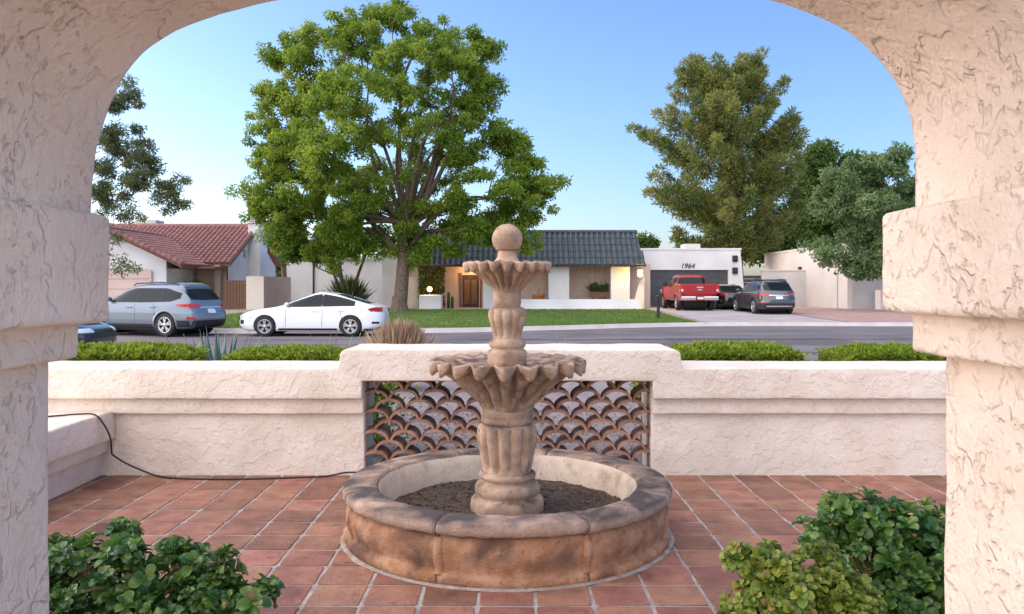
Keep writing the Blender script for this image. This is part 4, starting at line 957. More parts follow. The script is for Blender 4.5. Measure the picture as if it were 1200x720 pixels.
def make_suv(name, loc, rz, label, paint, group, H=1.69, boxy=False):
    car = empty(name, loc, rz); tag(car, label, 'car', group); k = H/1.69
    ctl = [(.24,2.15,-2.12,.84,7),(.30,2.36,-2.34,.90,6.5),(.42,2.42,-2.42,.93,6.5),(.56,2.45,-2.45,.94,6.5),(.72,2.42,-2.43,.94,6.5),(.84,2.32,-2.36,.935,6.5),(.94,2.06,-2.33,.925,6.5),
           (1.01,1.62,-2.31,.91,7),(1.06,1.32,-2.29,.885,7.5),(1.12,1.14,-2.25,.855,7.5),(1.20,.98,-2.19,.825,7),(1.32,.74,-2.09,.785,6.5),(1.44,.48,-1.98,.74,6.5),(1.54,.22,-1.89,.69,6),(1.61,-.02,-1.84,.62,5.5),(1.655,-.25,-1.76,.48,5),(1.675,-.5,-1.55,.25,3.5)]
    ctl = [(c[0]*k,)+c[1:] for c in ctl]
    sh = Shell(ctl); me = cut_wheels(sh.mesh(90, 120), (1.42, -1.38), .415, .37, .94); link('body', me, paint, car)
    hi = lambda x: max(1.13*k, min(1.50*k, sh.top(x)-.11, 1.50*k-.16*smoothstep(-1.2,-2.0,x)))
    windows(car, sh, [.88, -.18, -1.12, -1.86], lambda x: 1.085*k+.03*smoothstep(-.4,-1.9,x)+.10*smoothstep(-1.5,-1.95,x), hi)
    end_patch(sh, -.66, .66, C_(1.12*k), lambda y: 1.52*k-.03*abs(y), .006, True).build('windscreen', M['glass'], car)
    end_patch(sh, -.66, .66, lambda y: 1.14*k+.03*abs(y), lambda y: 1.50*k-.03*abs(y), .008, False).build('rear_window', M['glass'], car)
    end_patch(sh, -.55, .55, C_(1.555*k), C_(1.60*k), .06, False, 10, 3).build('spoiler', paint, car)
    finish(car, sh, dict(wx=(1.42,-1.38), track=.82, wr=.375, ww=.24, spokes=5), paint); mirrors(car, sh, .84, 1.10*k, paint)
    for x, sl in ((.86,0), (-.18,-.03), (-1.05,.2)): seam(car, sh, x, .40, 1.06, sl)
    handle(car, sh, .02, .92, paint); handle(car, sh, -.92, .93, paint)
    for s in (-1, 1):
        side_patch(sh, -2.28, -1.82, lambda x: .90*k+.06*smoothstep(-2.25,-1.85,x), lambda x: 1.04*k-.015*smoothstep(-2.2,-1.85,x), .01, s, 10).build('tail_light', M['red_lens'], car)
        end_patch(sh, s*.88, s*.42, C_(.92*k), lambda y: 1.03*k-.03*(1-abs(y)), .01, False, 8).build('tail_light', M['red_lens'], car)
        end_patch(sh, s*.86, s*.66, C_(.56), C_(.62), .01, False, 4, 2).build('reflector', M['red_lens'], car)
        side_patch(sh, 1.95, 2.28, C_(.78*k), C_(.89*k), .008, s, 8).build('headlight', M['clear_lens'], car)
        end_patch(sh, s*.85, s*.5, C_(.78*k), C_(.88*k), .008, True, 8).build('headlight', M['clear_lens'], car)
        side_patch(sh, -.96, 1.0, C_(.25), C_(.40), .008, s, 14, 3).build('sill_cladding', M['trim'], car)
        side_patch(sh, -2.25, -1.80, C_(.26), C_(.52), .008, s, 10, 4).build('bumper_cladding', M['trim'], car)
        side_patch(sh, 1.85, 2.25, C_(.26), C_(.46), .008, s, 10, 4).build('bumper_cladding', M['trim'], car)
        for wx in (1.42, -1.38):
            rows = []
            for r_, e_ in ((.412,.004),(.420,.016),(.470,.014),(.476,.002)):
                row = []
                for q in range(25):
                    t = R(-14)+R(208)*q/24; x = wx+r_*math.cos(t); z = max(.25, .37+r_*math.sin(t)); row.append((x, s*(sh.width(x, z)+e_), z))
                rows.append(row)
            MB().grid(rows if s < 0 else rows[::-1]).build('wheel_arch_trim', M['trim'] if boxy else paint, car)
        y = s*.60; zt = 1.64*k
        MB().tube([(.15,y,zt-.05),(.05,y,zt+.02),(-.9,y,zt+.055),(-1.55,y,zt+.02),(-1.65,y,zt-.04)], .02, 6).build('roof_rail', M['trim'], car)
    end_patch(sh, -.86, .86, C_(.26), C_(.52), .008, False).build('bumper_cladding', M['trim'], car)
    if boxy: end_patch(sh, -.62, .62, C_(.36), C_(.43), .02, False, 10, 2).build('skid_plate', M['chrome'], car)
    end_patch(sh, -.48, .48, C_(.90*k), C_(.935*k), .012, False, 8, 2).build('tailgate_garnish', M['chrome'], car)
    end_patch(sh, -.17, .17, C_(.74), C_(.87), .014, False, 4, 2).build('number_plate', M['plate'], car)
    end_patch(sh, -.7, .7, C_(.60), C_(.80), .008, True).build('grille', M['trim'], car)
    return car
def make_truck(name, loc, rz, label, paint):
    car = empty(name, loc, rz); tag(car, label, 'truck')
    ctl = [(.52,2.70,-2.86,.93,9),(.60,2.86,-2.90,.98,9),(.80,2.93,-2.92,1.0,9),(1.00,2.93,-2.93,1.005,9),(1.10,2.88,-2.93,1.0,9),(1.13,2.86,-2.93,.99,9)]
    sh = Shell(ctl); me = cut_wheels(sh.mesh(16, 140), (2.0, -1.68), .46, .40, 1.0); link('body', me, paint, car)
    hd = Shell([(1.10,2.86,.7,.985,8),(1.20,2.78,.7,.975,8),(1.27,2.5,.7,.95,7),(1.30,1.6,.7,.90,6)]); link('hood', hd.mesh(16, 96), paint, car)
    cab = Shell([(1.10,1.45,-1.02,.98,12),(1.28,1.28,-1.02,.955,11),(1.40,1.08,-1.0,.915,10),(1.60,.80,-.95,.85,9),(1.78,.52,-.90,.79,8),(1.87,.30,-.85,.72,7),(1.92,.05,-.78,.58,5),(1.935,-.1,-.6,.35,3.5)]); link('cab', cab.mesh(40, 120), paint, car)
    windows(car, cab, [.95, .02, -.86], C_(1.33), lambda x: max(1.36, min(1.77, cab.top(x)-.09)))
    end_patch(cab, -.74, .74, C_(1.36), lambda y: 1.80-.03*abs(y), .006, True).build('windscreen', M['glass'], car)
    end_patch(cab, -.74, .74, C_(1.40), lambda y: 1.79-.03*abs(y), .006, False).build('rear_window', M['glass'], car)
    end_patch(cab, -.16, .16, C_(1.845), C_(1.875), .01, False, 4, 2).build('cargo_lamp', M['red_lens'], car)
    for s in (-1, 1):
        MB().box(-2.80, -1.03, min(s*.90,s*1.0), max(s*.90,s*1.0), 1.131, 1.40).build('bed_side', paint, car, bevel=.025)
        MB().box(-2.80, -1.05, min(s*.885,s*1.0), max(s*.885,s*1.0), 1.402, 1.425).build('bed_rail', M['trim'], car, bevel=.006)
        MB().box(-2.95, -2.74, min(s*.83,s*1.008), max(s*.83,s*1.008), .93, 1.38).build('tail_light', M['red_lens'], car, bevel=.02)
        MB().box(-2.957, -2.948, min(s*.87,s*.98), max(s*.87,s*.98), 1.02, 1.14).build('reversing_lamp', M['clear_lens'], car, bevel=.004)
        MB().box(-3.06, -2.70, min(s*.20,s*.98), max(s*.20,s*.98), .56, .76).build('rear_bumper', M['chrome'], car, bevel=.04)
        MB().box(2.72, 2.95, min(s*.55,s*.98), max(s*.55,s*.98), .92, 1.12).build('headlight', M['clear_lens'], car, bevel=.03)
        mb = MB().box(.86, 1.06, min(s*1.03,s*1.24), max(s*1.03,s*1.24), 1.30, 1.56); mb.build('mirror', M['trim'], car, bevel=.04)
        MB().box(.92, .99, min(s*.90,s*1.04), max(s*.90,s*1.04), 1.34, 1.40).build('mirror_arm', M['trim'], car)
        handle(car, cab, .15, 1.20, M['chrome'])
        side_patch(sh, -.95, 1.25, C_(.53), C_(.60), .01, s, 10, 2).build('side_step', M['chrome'], car)
        for wx in (2.0, -1.68):
            rows = []
            for r_, e_ in ((.455,.004),(.47,.03),(.54,.025),(.55,.002)):
                row = []
                for q in range(25):
                    t = R(5)+R(170)*q/24; x = wx+r_*math.cos(t); z = .40+r_*math.sin(t); row.append((x, s*(sh.width(x, z)+e_), z))
                rows.append(row)
            MB().grid(rows if s < 0 else rows[::-1]).build('fender_flare', paint, car)
    MB().box(-3.07, -2.70, -.198, .198, .60, .74).build('bumper_step', M['trim'], car, bevel=.02)
    MB().box(-2.72,-1.04,-.88,.88,.80,.86).build('bed_floor', M['trim'], car); MB().box(-1.06,-1.03,-.898,.898,1.132,1.40).build('bed_front', paint, car)
    tg = MB().box(-2.965,-2.80,-.828,.828,.86,1.41).build('tailgate', paint, car, bevel=.025)
    MB().box(-2.975,-2.9645,-.70,.70,.95,1.30).build('tailgate_panel', paint, tg, bevel=.004)
    MB().box(-2.995,-2.976,-.17,.17,1.19,1.26).build('tailgate_handle', M['chrome'], tg, bevel=.008)
    MB().box(-2.982,-2.976,-.11,.11,1.07,1.14).build('tailgate_badge', M['chrome'], tg, bevel=.002)
    MB().box(-3.09,-3.072,-.16,.16,.61,.735).build('number_plate', M['plate'], car)
    MB().box(2.86,2.96,-.54,.54,.88,1.14).build('grille', M['chrome'], car, bevel=.03); MB().box(2.75,3.02,-.95,.95,.54,.72).build('front_bumper', M['chrome'], car, bevel=.04)
    finish(car, sh, dict(wx=(2.0,-1.68), track=.87, wr=.40, ww=.27, spokes=6), paint)
    return car
PK = 'cars parked on the driveway and street'
make_sedan('white_sedan', (ax(369,25.9), 26.0, .0), math.pi-R(1.0), 'white sedan with dark windows parked along the far kerb', M['p_white'], PK)
th = R(20); rw = Vector((-10.72, 25.05)); dirf = Vector((-math.cos(th), math.sin(th))); side_ = Vector((math.sin(th), math.cos(th)))
cen = rw+dirf*1.38+side_*.82
make_suv('silver_suv', (cen.x, cen.y, 0), math.atan2(dirf.y, dirf.x), 'silver blue suv with roof rails parked in front of the tan house', M['p_silver'], PK, 1.70)
make_sedan('navy_sedan', (ax(122,17.2)-2.29, 17.2, 0), 0, 'dark navy car whose rounded nose shows above the hedge beside the arch pillar', M['p_navy'], PK)
make_truck('red_pickup', (ax(820,42)+.02, 45.0, zfar(9.9,44)+.006), R(90), 'red pickup truck with chrome bumper parked before the garage door', M['p_red'])
make_sedan('black_sedan', (ax(864,43.5), 46.0, zfar(12.2,45)+.006), R(90), 'black sedan parked between the red pickup and the grey suv', M['p_black'], PK)
make_suv('grey_suv', (ax(911,38.3), 40.6, zfar(12.6,40)-.02), R(90)+R(1.5), 'dark grey suv with roof rails parked on the driveway near the street', M['p_grey'], PK, 1.70, True)
# ------------------------------------------------------------ trees and plants
def in_poly(x, y, poly):
    c = False; n = len(poly); j = n-1
    for i in range(n):
        xi, yi = poly[i]; xj, yj = poly[j]
        if (yi > y) != (yj > y) and x < (xj-xi)*(y-yi)/(yj-yi)+xi: c = not c
        j = i
    return c
def edge_dist(x, y, poly):
    best = 1e9
    for (x0, y0), (x1, y1) in zip(poly, poly[1:]+poly[:1]):
        dx, dy = x1-x0, y1-y0; t = max(0, min(1, ((x-x0)*dx+(y-y0)*dy)/(dx*dx+dy*dy+1e-9))); best = min(best, math.hypot(x-x0-t*dx, y-y0-t*dy))
    return best
def clumps_in(poly, n, d, rad, seed, deep=1.0, edge_bias=.5):
    """clump centres through the crown: outline read from the photo, thickness from how far inside the outline they lie"""
    random.seed(seed); out = []; x0 = min(p[0] for p in poly); x1 = max(p[0] for p in poly); y0 = min(p[1] for p in poly); y1 = max(p[1] for p in poly); tries = 0
    while len(out) < n and tries < n*200:
        tries += 1; x, y = random.uniform(x0, x1), random.uniform(y0, y1)
        if not in_poly(x, y, poly): continue
        e = edge_dist(x, y, poly)
        if e < rad*.35*random.random(): continue
        if random.random() < edge_bias*min(1, e/(rad*5)): continue
        half = min(e*1.25, (x1-x0)*.42)*deep
        t = random.uniform(-1, 1); t = math.copysign(abs(t)**.6, t)
        out.append((at(x, y, d)+Vector((0, half/F*d*t, 0)), rad*random.uniform(.7,1.25)/F*d))
    return out
def super_clumps(poly, nsup, nsub, d, big, small, seed, deep=.95):
    """clumps gathered into larger boughs so that the crown has hollows and an uneven outline"""
    out = []
    for c, r in clumps_in(poly, nsup, d, big, seed, deep, .3):
        for k in range(int(nsub*random.uniform(.7,1.3))):
            u = Vector((random.gauss(0,1), random.gauss(0,1), random.gauss(0,1))).normalized()
            out.append((c+Vector((u.x, u.y, u.z*.7))*r*random.uniform(.3,1.3), small*random.uniform(.7,1.3)/F*d))
    return out
def leaf_cloud(clumps, per, L, W, flat=.75, droop=.0, mode='leaf', tint_mu=.5, tint_sd=.2, ctr=None):
    Vs = []; Ts = []
    for c, r in clumps:
        k = int(per*random.uniform(.7,1.3)); u = rng.normal(0, 1, (k, 3)); u /= np.linalg.norm(u, axis=1, keepdims=True)
        rad = rng.uniform(0, 1, k)**.5
        p = np.array(c)+u*rad[:, None]*r*np.array([1, 1, flat])
        if mode == 'needle':
            D = u*.7+np.array([0,0,.35])+rng.normal(0,.35,(k,3))
        else:
            D = u*.5+rng.normal(0,.8,(k,3)); D[:, 2] -= droop
        Vs.append(leaf_geo(p, D, rng.uniform(.7,1.3,k)*L, rng.uniform(.8,1.2,k)*W))
        Ts.append(np.clip(tint_mu+rng.normal(0,tint_sd*.7)+rng.normal(0,tint_sd,k), 0, 1))
    return np.concatenate(Vs), np.concatenate(Ts)
def limb(mb, a, b, r0, r1, bend, seed, n=6, seg=7):
    random.seed(seed); a, b = Vector(a), Vector(b); m = (b-a); off = Vector((random.gauss(0,1), random.gauss(0,1), random.gauss(0,.6)))*bend*m.length
    pts = [a+m*t+off*math.sin(math.pi*t)+Vector((0,0,m.length*.10*math.sin(math.pi*t))) for t in [k/n for k in range(n+1)]]
    mb.tube(pts, [r0+(r1-r0)*k/n for k in range(n+1)], seg); return pts
def tree(name, label, base, trunk_top, r0, r1, clumps, leaf, wood, forks=None, group=None, nlimbs=26, seed=1, lean=0, per=200, L=.2, W=.09, **kw):
    t = empty(name, base); tag(t, label, 'tree', group); base = Vector(base)
    mb = MB(); random.seed(seed); tt = Vector(trunk_top)
    pts = limb(mb, base-Vector((0,0,.15)), tt, r0, r1, .03, seed, 9, 12)
    rows = [[base+Vector((math.cos(a)*r, math.sin(a)*r, z)) for a in [2*math.pi*k/12 for k in range(12)]] for r, z in ((r0*1.7,-.15),(r0*1.35,.08),(r0*1.1,.35),(r0*.96,.8))]
    mb.grid(rows, close_u=True)
    o = mb.build('trunk', wood, t); o.location = -base
    br = MB(); sel = sorted(clumps, key=lambda c: random.random())
    forkpts = []
    main = sel[:max(5, nlimbs//4)]
    for i, (c, r) in enumerate(main):
        s_ = pts[random.randint(5, 9)]; e_ = s_+(c-s_)*.72
        lp_ = limb(br, s_, e_, r1*random.uniform(.42,.66), r1*.12, .07, seed*31+i, 7, 7); forkpts += lp_[2:]
    for i, (c, r) in enumerate(sel[len(main):nlimbs]):
        s_ = min(forkpts, key=lambda p: (p-c).length+abs(min(0, c.z-p.z))*2); limb(br, s_, c, r1*.16, r1*.04, .10, seed*77+i, 5, 5)
    o = br.build('branches', wood, t); o.location = -base
    V, T = leaf_cloud(clumps, per, L, W, **kw); o = leaf_object('crown', V, T, leaf, t); o.location = -base
    return t
# main ash tree on the lawn
polyA = [(440,4),(470,8),(500,22),(540,24),(575,45),(583,80),(575,110),(582,140),(610,150),(622,180),(655,236),(640,252),(615,292),(575,290),(548,302),(520,294),(495,306),(470,294),(440,306),(410,300),(385,314),(352,304),(330,294),(322,268),(302,250),(285,222),(302,192),(287,180),(312,150),(300,120),(322,92),(312,68),(342,40),(380,25),(415,15)]
cl = super_clumps(polyA, 310, 6, 41, 18, 8, 4)
gzA = zfar(ax(468,41), 41)
tree('ash_tree', 'large spreading green shade tree on the lawn behind the white sedan', (ax(468,41), 41, gzA), at(476,262,41.3), .37, .27, cl, M['leaf_main'], M['bark'], nlimbs=120, seed=3, per=100, L=.21, W=.08, droop=.25, tint_mu=.70, tint_sd=.24)
# pine behind the garage
def pine_clumps(poly, nb, d, trunk_px, seed):
    random.seed(seed); out = []; xs = [p[0] for p in poly]; ys_ = [p[1] for p in poly]
    while len(out) < nb*6:
        x, y = random.uniform(min(xs), max(xs)), random.uniform(min(ys_), max(ys_))
        if not in_poly(x, y, poly): continue
        e = edge_dist(x, y, poly)
        if e > 14 and random.random() < .55: continue
        dep = random.choice((-1,1))*math.sqrt(random.random())*min(e*1.3+6, 75)/F*d
        tip = at(x, y, d)+Vector((0, dep, 0)); root = at(trunk_px, min(300, y+20+.25*abs(x-trunk_px)), d)
        for k in range(6):
            t = .40+.6*k/5; p = root.lerp(tip, t); p.z += .45*max(0, t-.75)*4*.5-.25*math.sin(math.pi*t)
            out.append((p+Vector((random.gauss(0,.15), random.gauss(0,.15), random.gauss(0,.1))), (.85-.10*k)*random.uniform(.75,1.2)))
    return out
polyP = [(848,56),(872,66),(890,60),(900,84),(915,90),(921,112),(935,125),(936,150),(948,160),(945,182),(955,205),(948,240),(930,262),(905,285),(870,302),(835,300),(800,294),(778,288),(768,262),(782,245),(755,235),(748,222),(758,205),(745,198),(760,182),(738,165),(742,148),(770,150),(768,140),(782,125),(775,108),(790,98),(812,66),(828,78)]
cl = pine_clumps(polyP, 140, 60, 860, 8)
tree('pine_tree', 'tall golden green pine tree rising behind the garage', (ax(868,60), 60, GZ), at(860,90,60), .42, .12, cl, M['leaf_pine'], M['bark_pale'], nlimbs=90, seed=5, per=95, L=.40, W=.07, mode='needle', flat=.7, tint_mu=.72, tint_sd=.24)
polyB = [(935,185),(965,168),(1000,175),(1010,200),(1015,240),(1000,290),(960,305),(900,308),(880,300),(900,270),(930,240)]
cl = clumps_in(polyB, 130, 66, 16, 12, .8, .25)
tree('leafy_tree', 'loose mid green tree beyond the pale house beside the pine', (ax(945,66), 66, GZ), at(950,250,66), .28, .16, cl, M['leaf_mid'], M['bark'], nlimbs=40, seed=6, per=190, L=.36, W=.17, tint_mu=.5)
polyC = [(975,200),(1000,186),(1030,183),(1060,180),(1090,188),(1118,215),(1125,260),(1110,300),(1080,322),(1045,326),(1010,322),(985,312),(962,300),(955,280),(962,262),(952,245),(965,225)]
cl = super_clumps(polyC, 100, 6, 42, 16, 8, 15, .8)
tree('grey_green_tree', 'dense grey green tree overhanging the front of the pale house', (ax(1062,42.5), 42.5, .25), at(1050,285,42.3), .24, .18, cl, M['leaf_olive'], M['bark'], nlimbs=50, seed=7, per=90, L=.22, W=.11, droop=.3, tint_mu=.65, tint_sd=.26)
polyD = [(150,82),(164,92),(160,112),(175,125),(170,150),(180,172),(192,172),(212,192),(214,215),(200,222),(205,238),(188,248),(150,262),(120,262),(60,260),(20,230),(20,150),(60,100),(110,70)]
cl = super_clumps(polyD, 85, 6, 37, 13, 7.5, 21, .8)+clumps_in([(112,255),(135,262),(150,300),(160,316),(140,322),(118,312),(95,290)], 13, 36, 9, 5, .8, 0)
tree('fine_leaved_tree', 'wispy fine leaved tree in front of the tan house beside the arch', (ax(70,37), 37, .24), at(84,190,37), .22, .12, cl, M['leaf_fine'], M['bark'], nlimbs=56, seed=9, per=75, L=.19, W=.05, droop=.3, tint_mu=.55, tint_sd=.2)
polyE = [(330,285),(345,262),(375,255),(410,265),(425,285),(415,302),(390,308),(360,304),(345,318),(334,310)]
cl = clumps_in(polyE, 46, 46, 11, 22, .9, .1)
te = tree('small_yard_tree', 'small multi stemmed tree beside the white house wall behind the sedan', (ax(408,46), 46, GZ), at(398,312,46), .13, .10, cl, M['leaf_main'], M['bark'], nlimbs=20, seed=10, per=220, L=.22, W=.10, droop=.2, tint_mu=.35)
mb = MB(); b0 = Vector((ax(408,46), 46, GZ)); limb(mb, b0, at(430,296,46), .11, .07, .05, 4); limb(mb, b0+Vector((-.1,.1,0)), at(386,296,46.2), .09, .06, .05, 5); o = mb.build('stem', M['bark'], te); o.location = -b0
polyF = [(316,262),(338,256),(352,275),(350,300),(330,312),(314,300)]
cl = clumps_in(polyF, 24, 70, 11, 23, .9, 0)
tree('distant_tree', 'yellowish tree seen far off between the chimney and the white house', (ax(334,70), 70, .27), at(334,290,70), .2, .12, cl, M['leaf_mid'], M['bark'], nlimbs=12, seed=11, per=150, L=.35, W=.16, tint_mu=.85)
polyG = [(742,282),(756,276),(768,284),(772,294),(745,296)]
cl = clumps_in(polyG, 12, 68, 8, 24, .9, 0)
tree('far_treetop', 'small treetop showing between mansard roof and garage parapet', (ax(757,68), 68, .27), at(757,289,68), .15, .1, cl, M['leaf_mid'], M['bark'], nlimbs=8, seed=12, per=140, L=.3, W=.14, tint_mu=.6)
# far row of trees beyond the lots that closes the gaps low on the horizon
for i, (x0, x1, yt, d) in enumerate(((-140,40,292,95),(300,372,290,90),(690,800,300,100),(1060,1240,270,80))):
    cl = clumps_in([(x0,yt+8),((x0+x1)/2,yt),(x1,yt+6),(x1,338),(x0,338)], 70, d, 14, 40+i, .6, 0)
    labs = ('distant low tree beyond the tan house roof','distant low tree between the fence wall and white house','distant low tree behind the garage parapet','distant tree behind the front of the pale house')
    tree('distant_tree', labs[i], (ax((x0+x1)/2,d), d, .27), at((x0+x1)/2, 325, d), .25, .15, cl, M['leaf_mid'], M['bark'], nlimbs=10, seed=50+i, per=120, L=.5, W=.25)
# spiky desert shrub by the small tree
def spray(name, label, cat, loc, n, L, W, spread, m, droop=0, base_r=.1, group=None):
    e = empty(name, loc); tag(e, label, cat, group); a = rng.uniform(0, 6.283, n); s = np.abs(rng.normal(0, spread, n))
    P = np.stack([np.cos(a)*base_r*rng.random(n), np.sin(a)*base_r*rng.random(n), np.zeros(n)], 1); D = np.stack([np.cos(a)*s, np.sin(a)*s, np.ones(n)], 1)
    l = rng.uniform(.55,1,n)*L; V = leaf_geo(P, D, l, W, .06)
    if droop: V[2::4, 2] -= droop*l*s
    leaf_object('blades', V, rng.random(n), m, e); return e
spray('desert_broom', 'wispy upright desert shrub against the white house wall', 'shrub', (ax(408,45), 45, GZ), 500, 2.1, .035, .65, M['leaf_fine'], 0, .25)
# ivy on the wall and clipped plants by the porch
iv = empty('ivy', (ax(506,47.3), 47.3, GZ)); tag(iv, 'ivy climbing the porch wall beside the lit globe lamp', 'ivy')
n = 2600; X = rng.uniform(ax(491,47.3), ax(521,47.3), n); Z = rng.uniform(GZ, 2.75, n); Y = 47.35-rng.random(n)*.35*(1-.3*rng.random(n)); P = np.stack([X, Y, Z], 1); D = rng.normal(0,.6,(n,3)); D[:,1] -= .6; D[:,2] -= .5
o = leaf_object('foliage', leaf_geo(P, D, rng.uniform(.09,.17,n), .11), rng.random(n), M['leaf_ivy'], iv); o.location = -iv.location
MB().tube([(0,.05,0),(.05,.02,1.2),(-.05,.05,2.3)], [.05,.04,.02], 6).build('stem', M['bark'], iv)
cc_ = empty('columnar_cactus', (ax(528,46.4), 46.4, GZ)); tag(cc_, 'small green columnar cactus at the porch wall beside the ivy', 'cactus')
for dx, h in ((-.12,.95),(.1,.7)): MB().lathe([(.06,0),(.085,.1),(.085,h-.06),(.05,h)], 20, lambda r, z, a: (r*(1-.12*abs(math.sin(5*a))), z), center=(dx,0,0)).build('stem', M['leaf_ivy'], cc_)
eb = empty('entry_bush', (ax(230,45.6), 45.6, GZ)); tag(eb, 'light green rounded bush in the entry of the tan house', 'bush')
n = 1500; u = rng.normal(0,1,(n,3)); u /= np.linalg.norm(u,axis=1,keepdims=True); P = u*np.array([.75,.6,.8])*rng.uniform(.5,1,(n,1))**.4+np.array([0,0,.85]); leaf_object('foliage', leaf_geo(P, u+rng.normal(0,.6,(n,3)), .12, .07), rng.random(n), M['leaf_hedge'], eb)
MB().tube([(0,0,0),(0,0,.8)], .05, 6).build('stem', M['stem'], eb)
# --- hedges behind the courtyard wall
def hedge(label, x0, x1, ytop, d0, d1, n, seed):
    X0, X1 = ax(x0,d0+.3), ax(x1,d0+.3); zt = az_(ytop, d0+.35); e = empty('clipped_hedge', ((X0+X1)/2, (d0+d1)/2, -.02)); tag(e, label, 'hedge', 'hedges behind the courtyard wall')
    cx, cy = e.location.x, e.location.y; hw, hd = (X1-X0)/2, (d1-d0)/2; H = zt+.02
    # shell points: top and sides of a rounded box
    Pn = []; Dn = []
    r_ = np.random.default_rng(seed)
    for k in range(n):
        f = r_.random()
        ux, uy = r_.uniform(-1,1), r_.uniform(-1,1)
        if f < .50: p = [ux*hw, uy*hd, H*(1-.10*abs(ux)**8-.08*abs(uy)**6)+.035*mnoise.noise(Vector((cx+ux*hw*1, uy*hd, 0))*5)+.02*mnoise.noise(Vector((cx+ux*hw, uy*hd, 3))*14)]; nn = [ux*.3, uy*.3, 1]
        elif f < .9: s_ = -1 if r_.random() < .7 else 1; p = [ux*hw, s_*hd*(1+.1*mnoise.noise(Vector((ux*hw*4,uy,seed)))), H*r_.uniform(.55,.98)]; nn = [ux*.2, s_, .4]
        else: s_ = -1 if r_.random() < .5 else 1; p = [s_*hw*(1+.03*r_.normal()), uy*hd, H*r_.uniform(.25,.97)]; nn = [s_, 0, .4]
        dz = r_.uniform(-.02,.10); p = [p[0]-nn[0]*dz, p[1]-nn[1]*dz, p[2]-nn[2]*dz]; Pn.append(p); Dn.append(nn)
    P = np.array(Pn); D = np.array(Dn, float)+r_.normal(0,.55,(n,3))
    T = np.clip(.52+r_.normal(0,.22,n)+np.array([.35*mnoise.noise(Vector((cx+p[0],p[1],7))*6) for p in Pn]), 0, 1)
    leaf_object('foliage', leaf_geo(P, D, r_.uniform(.032,.062,n), r_.uniform(.020,.032,n)), T, M['leaf_hedge'], e)
    mb = MB()
    for k in range(int(hw*8)+3): 
        x = r_.uniform(-hw*.9,hw*.9); y = r_.uniform(-hd*.7,hd*.7)
        for q in range(3): mb.tube([(x,y,0),(x+r_.normal(0,.06),y+r_.normal(0,.06),H*.5),(x+r_.normal(0,.12),y+r_.normal(0,.12),H*.93)], [.014,.009,.004], 5)
    mb.build('stems', M['stem'], e)
hedge('clipped bright green hedge behind the wall beside the dark navy car', 36, 222, 409, 8.0, 8.75, 24000, 1)
hedge('clipped bright green hedge running up to the raised wall near the agaves', 272, 402, 412, 8.0, 8.7, 18000, 2)
hedge('clipped bright green hedge beside the raised wall on the driveway side', 790, 930, 408, 8.0, 8.75, 20000, 3)
hedge('clipped bright green hedge beyond the gap running to the arch pillar', 981, 1150, 410, 8.0, 8.75, 24000, 4)
# --- agaves, dry grass, cactus in the gravel yard
def agave(label, loc, n, L, W, m, up, seed):
    e = empty('agave', loc); tag(e, label, 'agave', 'agaves in the gravel yard'); random.seed(seed)
    for k in range(n):
        ring = k/n; a = k*2.39996; el = R(18)+R(up)*ring**.8+random.gauss(0,.05); l = L*(1-.25*ring)*random.uniform(.9,1.08); mb = MB(); rows = []
        for q in range(7):
            t = q/6; w = W*(.75+.5*math.sin(math.pi*min(1,t*1.15))*1)*(1-t**2.2)+.002; c = Vector((math.cos(el)*l*t, 0, math.sin(el)*l*t+.10*l*t*t)); th_ = .022*(1-t)+.002
            rows.append([c+Vector((0,w*.5,.25*w)), c+Vector((0,w*.2,.02)), c+Vector((0,-w*.2,.02)), c+Vector((0,-w*.5,.25*w)), c+Vector((0,0,-th_))])
        mb.grid(rows, close_u=True); o = mb.build('leaf', m, e, (0,0,.05)); o.rotation_euler = (0,0,a)
        at_ = o.data.attributes.new('tint','FLOAT','FACE'); v = random.random()
        for dd in at_.data: dd.value = v
    return e
agave('large blue green agave rosette in the gravel behind the hedge', (ax(256,9.5), 9.5, -.02), 30, 1.16, .11, M['agave'], 72, 2)
agave('small pale green agave near the raised wall behind the hedge', (ax(386,9.7), 9.7, -.02), 22, 1.08, .075, M['agave2'], 74, 3)
cs = empty('columnar_cactus', (ax(237,10.6), 10.6, -.02)); tag(cs, 'slim grey green columnar cactus beside the large agave', 'cactus')
MB().lathe([(.045,0),(.06,.1),(.062,.80),(.045,.86),(.01,.885)], 24, lambda r, z, a: (r*(1-.14*abs(math.sin(5*a))), z)).build('stem', M['agave2'], cs)
dgx = ax(468,12.5)
spray('dry_grass_clump', 'tan dry ornamental grass clump behind the raised wall', 'dry grass', (dgx, 12.5, -.02), 2200, 1.18, .018, .25, M['straw'], .3, .14)
spray('dry_stalks', 'few dry seed stalks poking up behind the raised wall', 'dry grass', (ax(655,12), 12, -.02), 14, .95, .012, .12, M['straw'], .1, .06)
lg = empty('screen_plant', (ax(440,7.75), 7.75, -.02)); tag(lg, 'green leafy plant growing behind the clay tile screen', 'plant')
n = 900; P = np.stack([rng.normal(0,.13,n), rng.normal(0,.10,n), rng.uniform(.1,.86,n)],1); leaf_object('foliage', leaf_geo(P, rng.normal(0,1,(n,3)), .06, .035), rng.random(n), M['leaf_hedge'], lg); MB().tube([(0,0,0),(.02,0,.4),(-.02,.02,.78)], .012, 6).build('stem', M['stem'], lg)
lg2 = empty('screen_plant', (ax(750,7.75), 7.75, -.02)); tag(lg2, 'small green sprig beside the top corner of the tile screen', 'plant')
